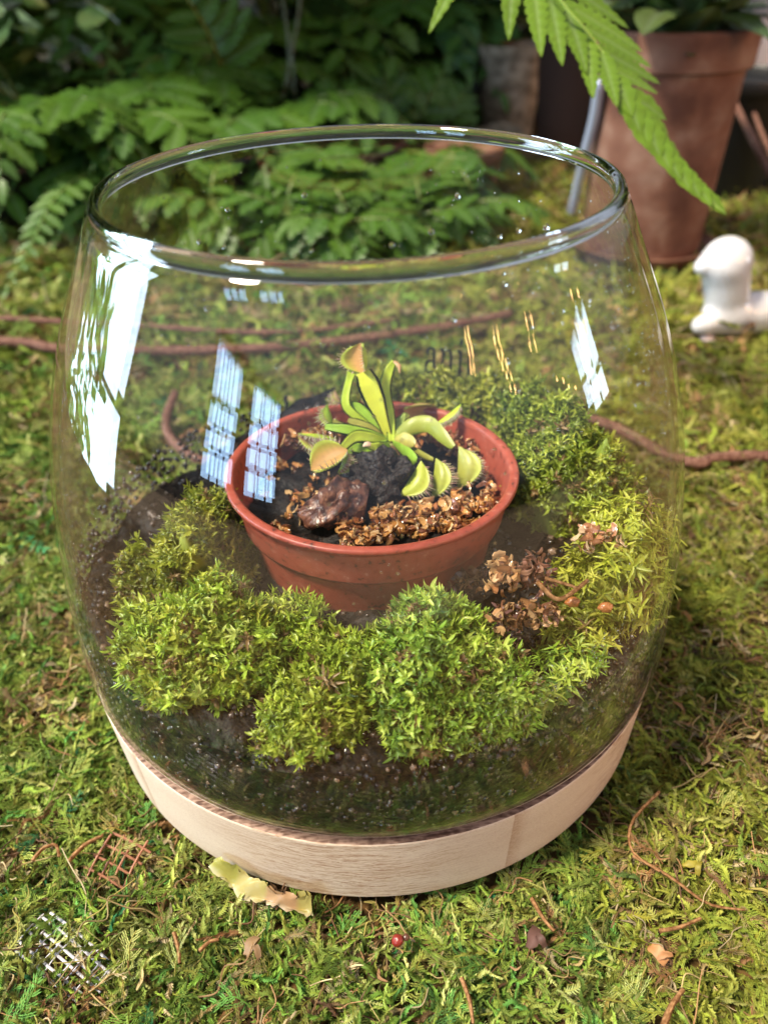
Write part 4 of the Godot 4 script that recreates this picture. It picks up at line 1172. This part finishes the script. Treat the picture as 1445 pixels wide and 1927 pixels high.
	for q in [[250, 330, 0.56], [400, 385, 0.53], [540, 400, 0.52], [660, 420, 0.51], [790, 410, 0.52], [890, 385, 0.53]]:
		for k in 5:
			var a := TAU * (k + rng.randf() * 0.5) / 5.0
			var p0 := at(q[0], q[1], q[2])
			var o := (RIGHT * cos(a) + UPV * (sin(a) * 0.7 - 0.15)) * 0.045
			frond(t, [p0 - FWD * 0.004, p0 + o * 0.4 - FWD * 0.012, p0 + o * 0.8 - FWD * 0.010, p0 + o * 1.15], 5, mid, 0.024, (UPV - FWD).normalized(), 0.1)
	for k in [[600, 330, 560, 440], [660, 380, 640, 470], [720, 370, 720, 480], [780, 380, 800, 470], [840, 340, 900, 440], [640, 300, 590, 300], [800, 290, 880, 300], [690, 300, 650, 380]]:
		frond(t, [at(710, 270, 0.66), at(k[0], k[1], 0.58), at((k[0] + k[2]) * 0.5, (k[1] + k[3]) * 0.5, 0.555), at(k[2], k[3], 0.545)], 6, lit if k[0] % 40 else mid, 0.032, (UPV - FWD).normalized(), 0.15)
	t = thing("fern", "small pale fern frond drooping over the moss at the left edge", "fern", at(200, 330, 0.55))
	frond(t, [at(215, 318, 0.56), at(150, 335, 0.52), at(95, 385, 0.49), at(62, 455, 0.47), at(14, 545, 0.45)], 13, lit, 0.0175, (UPV * 0.6 - FWD).normalized(), 0.05, Color(0.2, 0.3, 0.08), 0.0009)
	frond(t, [at(260, 330, 0.56), at(280, 365, 0.54), at(275, 420, 0.52)], 7, mid, 0.016, -FWD, 0.1)
	for k in [[530, -20, 545, 170, 0.0011], [568, -20, 530, 190, 0.0015], [545, 60, 555, 240, 0.0008]]:
		var b := MB.new(); tube(b, curve([at(k[0], k[1], 0.66), at((k[0] + k[2]) * 0.5 + 4, (k[1] + k[3]) * 0.5, 0.665), at(k[2], k[3], 0.67)], 8), k[4], k[4] * 0.8, 6)
		tag(put("bare_stalk", b.commit(M.stalk), self), "thin grey bare stalk hanging among the ferns at the top", "stalk", "bare stalks among the ferns")
	# pale variegated plant far left
	t = thing("variegated_plant", "plant with pale yellow and white leaves at the top left corner", "plant", at(60, 140, 0.70))
	rng.seed = 131
	var pale := []
	for k in 3: pale.append(pinna(30 + k, 0.032, 0.021, 3, 0.15, [Color(0.55, 0.62, 0.28), Color(0.72, 0.76, 0.66), Color(0.30, 0.42, 0.12)][k], 0.2))
	for k in 34:
		var p := at(rng.randf_range(-60, 175), rng.randf_range(-40, 105), rng.randf_range(0.60, 0.76))
		put("leaf", pale[rng.randi() % 3], t, Transform3D(Basis.from_euler(Vector3(rng.randf_range(-0.4, 0.9), rng.randf() * 6.3, rng.randf_range(-0.6, 0.6))), p))
	# small glossy shrub leaves that fill the dark behind
	t = thing("shrub", "dense small-leaved shrub filling the back behind the ferns", "shrub", Vector3(0, 0, -0.95))
	var lm := pinna(40, 0.055, 0.032, 3, 0.1, Color.WHITE, 0.2)
	var xf := []; var cl := []
	for k in 2600:
		var x := rng.randf_range(-0.9, 0.9); var z := rng.randf_range(-1.15, -0.74)
		var y := rng.randf() * 0.35
		xf.append(Transform3D(Basis.from_euler(Vector3(rng.randf_range(-0.9, 1.2), rng.randf() * 6.3, rng.randf_range(-0.9, 0.9))).scaled(Vector3.ONE * rng.randf_range(0.7, 1.5)), Vector3(x, y, z)))
		cl.append([Color(0.06, 0.13, 0.03), Color(0.05, 0.11, 0.025), Color(0.08, 0.14, 0.03), Color(0.10, 0.16, 0.03), Color(0.20, 0.19, 0.06)][rng.randi() % 5])
	scatter("leaves", lm, t, xf, cl)
	t = thing("overhanging_shrub", "leafy branches overhanging the ferns from above the picture", "shrub", Vector3(0.1, 0.35, -0.8))
	rng.seed = 133
	for k in 6:
		b2 = MB.new()
		var a := Vector3(rng.randf_range(-0.9, 0.0), 0.62, -1.2); var e := Vector3(a.x + rng.randf_range(0.0, 0.3), rng.randf_range(0.36, 0.46), rng.randf_range(-0.7, -0.5))
		tube(b2, curve([a, a.lerp(e, 0.5) + Vector3(0, 0.06, 0), e], 8), 0.006, 0.002, 6)
		put("branch", b2.commit(M.stalk), t)
	xf = []; cl = []
	for k in 3600:
		var p := Vector3(rng.randf_range(-0.95, 0.12), rng.randf_range(0.36, 0.60), rng.randf_range(-1.15, -0.50))
		if p.x > -0.60 and p.x < -0.44 and p.z > -0.80 and p.z < -0.60: continue
		xf.append(Transform3D(Basis.from_euler(Vector3(rng.randf_range(-0.7, 0.7), rng.randf() * 6.3, rng.randf_range(-0.7, 0.7))).scaled(Vector3.ONE * rng.randf_range(1.0, 1.8)), p))
		cl.append([Color(0.06, 0.13, 0.03), Color(0.05, 0.11, 0.025), Color(0.08, 0.14, 0.03)][rng.randi() % 3])
	scatter("leaves", lm, t, xf, cl)
	hanging_frond(lit)
	garden_plant()

func hanging_frond(_lit: Array) -> void:
	var D := 0.27
	var t := thing("hanging_fern", "light green toothed fern frond hanging in front at the top right", "fern", at(1058, 6, D))
	var A := func(x: float, y: float, f := 0.0) -> Vector3: return at(x, y, D + f)
	var col := Color(0.105, 0.185, 0.012)
	var kinds := []
	for k in 3: kinds.append(pinna(60 + k, 1.0, 0.30, 9, 0.24, [col, col * 0.88, col * 1.1][k], 0.06))
	var lobes := []
	for k in 2: lobes.append(pinna(70 + k, 1.0, 0.62, 3, 0.20, [col * 1.02, col * 0.92][k], 0.08))
	var rib := [A.call(990, -110, -0.012), A.call(1058, 6, -0.006), A.call(1095, 49, -0.004), A.call(1135, 102), A.call(1172, 166), A.call(1212, 222), A.call(1246, 277), A.call(1296, 330), A.call(1335, 378), A.call(1362, 400)]
	var b := MB.new(); tube(b, curve(rib, 40), 0.00055, 0.0002, 6, Color(0.30, 0.42, 0.08))
	var fr := put("frond", b.commit(M.fern), t)
	var lay := func(x0: float, y0: float, x1: float, y1: float, w: float, near: float, set: Array, k: int) -> void:
		var p: Vector3 = A.call(x0, y0, 0.0); var q: Vector3 = A.call(x1, y1, near)
		var d := q - p; var L := d.length()
		var x := d / L
		var y := (-FWD + UPV * 0.25 - x * (-FWD + UPV * 0.25).dot(x)).normalized()
		put("pinna", set[k % set.size()], fr, Transform3D(Basis(x * L, y * L * w, x.cross(y) * L * w), p))
	var k := 0
	# below the rib, then above it: foot and tip of every leaflet
	for q in [[900, -120, 806, 58, 0.55], [965, -110, 958, 70, 0.75], [1000, -50, 1020, 101, 0.85], [1030, -25, 1060, 118, 0.9], [1062, 8, 1106, 132, 0.95], [1098, 52, 1118, 180, 0.95], [1130, 95, 1163, 196, 1.05]]:
		lay.call(q[0], q[1], q[2], q[3], q[4], -0.006, kinds, k); k += 1
	for q in [[1020, -60, 1188, 48, 0.7], [1058, 4, 1214, 92, 0.75], [1098, 50, 1230, 122, 0.8], [1118, 88, 1246, 153, 0.8], [1150, 128, 1241, 173, 0.8]]:
		lay.call(q[0], q[1], q[2], q[3], q[4], 0.006, kinds, k); k += 1
	for q in [[1155, 140, 1192, 216], [1172, 168, 1208, 252], [1192, 196, 1222, 280], [1210, 220, 1246, 300], [1228, 250, 1264, 322], [1246, 278, 1284, 340], [1264, 296, 1302, 360], [1284, 318, 1322, 374], [1304, 340, 1340, 386]]:
		lay.call(q[0], q[1], q[2], q[3], 0.85, -0.003, lobes, k); k += 1
	for q in [[1176, 172, 1257, 222], [1198, 204, 1260, 250], [1216, 228, 1266, 274], [1236, 258, 1284, 300], [1256, 288, 1298, 326], [1276, 310, 1316, 350], [1300, 336, 1334, 372]]:
		lay.call(q[0], q[1], q[2], q[3], 0.75, 0.003, lobes, k); k += 1
	lay.call(1318, 356, 1368, 403, 0.7, 0.0, lobes, 0)

# ---------------------------------------------------------------- things behind
func build_back() -> void:
	var p := Vector3(0.186, 0.0, -0.345)
	var t := thing("terracotta_pot", "tall weathered terracotta pot with a thick rim behind the bowl at the right", "pot", p)
	var b := MB.new()
	lathe(b, [[0.0, 0.006], [0.0365, 0.006], [0.0375, 0.008], [0.0420, 0.112], [0.0415, 0.112]], 64, p)
	lathe(b, [[0.0405, 0.127], [0.040, 0.112], [0.0, 0.112]], 64, p)
	put("pot_wall", b.commit(M.terracotta), t)
	b = MB.new()
	lathe(b, [[0.041, 0.1115], [0.0448, 0.1115], [0.0455, 0.1125], [0.0462, 0.1290], [0.0455, 0.1310], [0.0420, 0.1310], [0.0405, 0.1295], [0.0400, 0.1115]], 64, p)
	put("rim", b.commit(M.terracotta), t)
	t = thing("saucer", "terracotta saucer under the tall pot", "saucer", p)
	b = MB.new()
	lathe(b, [[0.0, 0.0005], [0.040, 0.0005], [0.0455, 0.011], [0.0465, 0.0115], [0.0450, 0.012], [0.040, 0.0055], [0.0, 0.0055]], 64, p)
	put("dish", b.commit(M.terracotta), t)
	# plant in the pot
	t = thing("potted_plant", "dark leafy plant growing in the tall terracotta pot", "plant", p + Vector3(0, 0.113, 0))
	rng.seed = 140
	var lm := []
	for k in 2: lm.append(pinna(80 + k, 0.045, 0.024, 3, 0.1, [Color(0.045, 0.085, 0.02), Color(0.07, 0.10, 0.03)][k], 0.25))
	for k in 60:
		var a := rng.randf() * TAU; var r := rng.randf_range(0.0, 0.03)
		put("leaf", lm[k % 2], t, Transform3D(Basis.from_euler(Vector3(0, -a, rng.randf_range(-0.1, 1.2))), p + Vector3(cos(a) * r, rng.randf_range(0.116, 0.16), sin(a) * r)))
	# other pots and stones
	nursery_pot("nursery_pot", "dark brown pot in the shadow left of the terracotta pot", Vector3(0.205, 0, -0.60), 0.048, 0.17, M.clay_dark)
	nursery_pot("stone_pot", "pale stone pot at the back in the middle right", Vector3(0.165, 0, -0.74), 0.034, 0.085, M.stone)
	nursery_pot("small_terracotta_pot", "small orange terracotta pot seen through the right of the bowl", Vector3(0.085, 0, -0.475), 0.03, 0.045, M.terracotta)
	nursery_pot("pink_pot", "pale pink pot at the top right corner", Vector3(at(1475, 20, 0.80).x, 0, at(1475, 20, 0.80).z), 0.055, 0.20, M.pink_pot)
	nursery_pot("nursery_pot", "black pot behind the terracotta pot at the right", Vector3(0.30, 0, -0.50), 0.05, 0.085, M.black_plastic)
	b = MB.new(); blob(b, Vector3.ZERO, Vector3(0.026, 0.014, 0.016), 0.4, 8, 14, 18)
	tag(put("pebble", b.commit(M.stone), self, Transform3D(Basis.IDENTITY, on(935, 262, 0.010))), "cream pebble on the moss behind the right of the rim", "stone")
	b = MB.new(); tube(b, curve([at(1128, 150, 0.44), at(1118, 220, 0.455), at(1098, 300, 0.475), at(1075, 400, 0.50)], 10), 0.0034, 0.0030, 10)
	tag(put("metal_stake", b.commit(M.steel), self), "pale blue-grey metal stake left of the terracotta pot", "stake")
	# vines lying on the moss
	rng.seed = 150
	for v in [["reddish brown vine lying on the moss right of and behind the bowl", [Vector3(0.33, 0.007, -0.06), on(1445, 858, 0.006), on(1290, 868, 0.006), Vector3(0.09, 0.007, -0.125), Vector3(0.0, 0.008, -0.135), on(430, 862, 0.007), on(350, 850, 0.008), on(312, 800, 0.007), on(330, 740, 0.006)], 0.0023], ["brown vine crossing the moss from the left edge behind the bowl", [Vector3(-0.34, 0.008, -0.245), on(0, 642, 0.008), on(110, 655, 0.007), on(330, 660, 0.007), on(560, 650, 0.008), on(800, 620, 0.007), on(960, 590, 0.006)], 0.0027], ["thinner brown vine just behind the left one", [Vector3(-0.36, 0.01, -0.29), on(30, 600, 0.010), on(250, 612, 0.009), on(520, 625, 0.009), on(760, 600, 0.008)], 0.0016]]:
		b = MB.new(); tube(b, curve(v[1], 60), v[2], v[2] * 0.85, 10, Color.WHITE, 0.05)
		tag(put("vine", b.commit(M.vine), self), v[0], "vine")
	for v in [["bent red-brown twig at the right edge beside the terracotta pot", [at(1450, 330, 0.50), at(1420, 270, 0.52), at(1385, 200, 0.54), at(1370, 150, 0.56)], 0.0028], ["second red-brown twig at the right edge", [at(1460, 310, 0.55), at(1432, 250, 0.56), at(1410, 190, 0.57)], 0.0020]]:
		b = MB.new(); tube(b, curve(v[1], 12), v[2], v[2] * 0.7, 8, Color.WHITE, 0.1)
		tag(put("twig", b.commit(M.vine), self), v[0], "twig")
	build_figurine()

func build_figurine() -> void:
	var g := on(1372, 628, 0.0)
	var t := thing("animal_figurine", "glossy white ceramic animal figurine lying on the moss at the right", "figurine", g)
	# one smooth body: a field of balls joined softly, meshed ring by ring along the back
	var b := MB.new()
	var S := func(x: float, y: float, z: float) -> Vector3: return g + Vector3(x, y, z)
	var body := [[S.call(-0.010, 0.0105, 0.002), 0.0085], [S.call(-0.003, 0.0115, 0.0), 0.0112], [S.call(0.010, 0.0105, -0.002), 0.0106], [S.call(0.026, 0.0105, -0.004), 0.0106], [S.call(0.042, 0.010, -0.006), 0.0098], [S.call(0.052, 0.009, -0.007), 0.006]]
	var neck := [[S.call(-0.005, 0.014, 0.0), 0.0102], [S.call(-0.0075, 0.024, 0.0), 0.0104], [S.call(-0.0092, 0.031, 0.0), 0.0108], [S.call(-0.0115, 0.0385, 0.0), 0.0122], [S.call(-0.011, 0.0400, 0.0), 0.0114]]
	var snout := [[S.call(-0.016, 0.039, 0.001), 0.0066], [S.call(-0.0235, 0.0385, 0.0025), 0.0042], [S.call(-0.0255, 0.0380, 0.003), 0.0026]]
	var paw := [[S.call(-0.010, 0.009, 0.004), 0.0055], [S.call(-0.0185, 0.0085, 0.0065), 0.0050], [S.call(-0.0215, 0.0085, 0.0075), 0.0034]]
	metaball(b, [body, neck, snout, paw], 0.0014, 0.0045)
	put("body", b.commit(M.ceramic), t)
	b = MB.new(); blob(b, S.call(-0.016, 0.0018, 0.0085), Vector3(0.004, 0.002, 0.003), 0.2, 2, 8, 10)
	put("foot", b.commit(M.pink_pot), t)

func metaball(b: MB, chains: Array, cell: float, blend: float) -> void:
	# surface nets of a smooth union of tapered capsules
	var lo := Vector3.INF; var hi := -Vector3.INF
	var segs := []
	for c in chains:
		for i in c.size() - 1: segs.append([c[i][0], c[i + 1][0], c[i][1], c[i + 1][1]])
		for e in c:
			lo = lo.min(e[0] - Vector3.ONE * (e[1] + cell * 3)); hi = hi.max(e[0] + Vector3.ONE * (e[1] + cell * 3))
	var n := Vector3i(((hi - lo) / cell).ceil()) + Vector3i.ONE
	var f := PackedFloat32Array(); f.resize(n.x * n.y * n.z)
	for z in n.z:
		for y in n.y:
			for x in n.x:
				var p := lo + Vector3(x, y, z) * cell
				var acc := 0.0
				for s in segs:
					var ab: Vector3 = s[1] - s[0]
					var k := clampf((p - s[0]).dot(ab) / ab.length_squared(), 0, 1)
					acc += exp(-((p - s[0] - ab * k).length() - lerpf(s[2], s[3], k)) / blend * 4.0)
				f[x + n.x * (y + n.y * z)] = -log(maxf(acc, 1e-30)) * blend / 4.0
	var vid := {}
	var corner := [Vector3i(0, 0, 0), Vector3i(1, 0, 0), Vector3i(0, 1, 0), Vector3i(1, 1, 0), Vector3i(0, 0, 1), Vector3i(1, 0, 1), Vector3i(0, 1, 1), Vector3i(1, 1, 1)]
	var edges := [[0, 1], [2, 3], [4, 5], [6, 7], [0, 2], [1, 3], [4, 6], [5, 7], [0, 4], [1, 5], [2, 6], [3, 7]]
	for z in n.z - 1:
		for y in n.y - 1:
			for x in n.x - 1:
				var sum := Vector3.ZERO; var cnt := 0
				for e in edges:
					var a: Vector3i = Vector3i(x, y, z) + corner[e[0]]; var d: Vector3i = Vector3i(x, y, z) + corner[e[1]]
					var fa := f[a.x + n.x * (a.y + n.y * a.z)]; var fd := f[d.x + n.x * (d.y + n.y * d.z)]
					if (fa < 0) != (fd < 0):
						sum += Vector3(a).lerp(Vector3(d), fa / (fa - fd)); cnt += 1
				if cnt: vid[Vector3i(x, y, z)] = b.add(lo + sum / cnt * cell)
	for z in range(1, n.z - 1):
		for y in range(1, n.y - 1):
			for x in range(1, n.x - 1):
				var fa := f[x + n.x * (y + n.y * z)]
				for ax in 3:
					var d := Vector3i(x, y, z); d[ax] += 1
					var fd := f[d.x + n.x * (d.y + n.y * d.z)]
					if (fa < 0) == (fd < 0): continue
					var u := Vector3i.ZERO; u[(ax + 1) % 3] = 1
					var w := Vector3i.ZERO; w[(ax + 2) % 3] = 1
					var o := Vector3i(x, y, z)
					var q := [vid[o - u - w], vid[o - w], vid[o], vid[o - u]]
					if fa < 0: b.q(q[0], q[1], q[2], q[3])
					else: b.q(q[3], q[2], q[1], q[0])

func build_litter() -> void:
	# dry pale leaf half under the disc
	var b := MB.new()
	rng.seed = 160
	var pts := [[396, 1628, 0.0085], [425, 1660, 0.0055], [455, 1690, 0.0035], [500, 1700, 0.006], [545, 1712, 0.0055], [588, 1722, 0.004]]
	var top := [[405, 1618, 0.010], [440, 1634, 0.0095], [478, 1652, 0.0085], [512, 1678, 0.0078], [550, 1688, 0.0085], [586, 1690, 0.0088]]
	var cols := [Color(0.30, 0.28, 0.06), Color(0.36, 0.30, 0.10), Color(0.36, 0.22, 0.11), Color(0.32, 0.27, 0.08)]
	var A := []; var B := []
	for q in pts: A.append(on(q[0], q[1], q[2] * 0.6))
	for q in top: B.append(on(q[0], q[1], q[2] * 0.6))
	var ca := curve(A, 24); var cb := curve(B, 24)
	for lay in 2:
		var first := b.v.size()
		for i in 25:
			for j in 6:
				var v := j / 5.0
				var p: Vector3 = (ca[i] as Vector3).lerp(cb[i], v) + Vector3(0, sin(v * PI) * 0.0013 * sin(i * 0.8) + 0.0022 * v * v * absf(sin(i * 0.33)) - lay * 0.00025, 0)
				if j == 0 or j == 5: p += Vector3(rng.randf_range(-0.0006, 0.0006), rng.randf_range(-0.0003, 0.0006), rng.randf_range(-0.0007, 0.0007))
				b.add(p, cols[int(i / 7.0) % 4].lerp(Color(0.55, 0.48, 0.32), 0.6 if j == 0 else 0.0))
		b.grid(first, 25, 6)
	tag(put("dry_leaf", b.commit(M.flytrap), self), "pale yellow dry curled leaf tucked under the wooden disc", "leaf")
	b = MB.new(); blob(b, Vector3.ZERO, Vector3.ONE * 0.0013, 0.15, 3, 10, 12)
	tag(put("berry", b.commit(M.berry), self, Transform3D(Basis.IDENTITY, on(748, 1770, 0.004))), "small dark red berry on the moss in front of the disc", "berry")
	b = MB.new(); blob(b, Vector3.ZERO, Vector3.ONE * 0.0008, 0.15, 3, 8, 10)
	tag(put("berry", b.commit(M.bark), self, Transform3D(Basis.IDENTITY, on(764, 1764, 0.004))), "tiny grey-brown berry beside the dark red one", "berry")
	var k := 0
	for s in [["thin tan twig lying across the moss at the lower right", [[1000, 1690], [1020, 1725], [1042, 1752]], 0.0005], ["bent straw-coloured stem on the moss right of the disc", [[1240, 1490], [1190, 1545], [1188, 1600], [1240, 1640]], 0.0004], ["long grey-brown stem below the right of the disc", [[1190, 1610], [1260, 1650], [1330, 1700], [1400, 1712]], 0.0004], ["orange-brown twig at the far lower right", [[1240, 1752], [1280, 1744], [1318, 1728]], 0.0005], ["short dark twig on the moss left of the dry leaf's foot", [[375, 1790], [395, 1772], [412, 1768]], 0.0005], ["curled straw loop on the moss at the left", [[62, 1620], [80, 1598], [105, 1590], [112, 1612]], 0.0005], ["dark stem leaning on the moss above the brown netting", [[130, 1620], [160, 1590], [195, 1572]], 0.0006], ["pale stub of twig near the bottom centre-left", [[328, 1755], [336, 1785], [338, 1812]], 0.0005], ["brown stem at the bottom edge right of centre", [[868, 1840], [884, 1885], [890, 1926]], 0.0005], ["bark-brown twig near the bottom right", [[1248, 1930], [1262, 1895], [1284, 1862]], 0.0007]]:
		var cp := []
		for q in s[1]: cp.append(on(q[0], q[1], 0.0042 + 0.0012 * (k % 2)))
		b = MB.new(); tube(b, curve(cp, 10), s[2], s[2] * 0.7, 6, Color.WHITE, 0.15)
		tag(put("twig", b.commit(M.twig), self), s[0], "twig")
		k += 1
	for s in [["curled brown dead leaf on the moss below the dry pale leaf", 472, 1775, Color(0.22, 0.13, 0.06)], ["small orange-brown leaf scrap below the right of the disc", 1235, 1790, Color(0.42, 0.20, 0.08)], ["yellow shell-shaped dead leaf at the right below the disc", 1300, 1625, Color(0.28, 0.23, 0.025)], ["dark purple-brown leaf scrap below the middle right", 1005, 1762, Color(0.12, 0.06, 0.045)]]:
		b = MB.new()
		rng.seed = 170 + k
		flake(b, Vector3.ZERO, Basis.from_euler(Vector3(0.25, 0.6 + k, 0.15)), 0.0046, s[3])
		flake(b, Vector3(0.0012, 0.0004, 0.0008), Basis.from_euler(Vector3(-0.3, 1.5 + k, 0.3)), 0.0034, s[3] * 0.8)
		tag(put("dead_leaf", b.commit(M.painted), self, Transform3D(Basis.IDENTITY, on(s[1], s[2], 0.0036))), s[0], "leaf")
		k += 1

func _ready() -> void:
	make_materials()
	set_stage()
	build_ground()
	build_disc_and_bowl()
	build_soil()
	build_moss()
	build_pot()
	build_flytrap()
	build_ferns()
	build_back()
	build_netting()
	build_debris()
	build_litter()
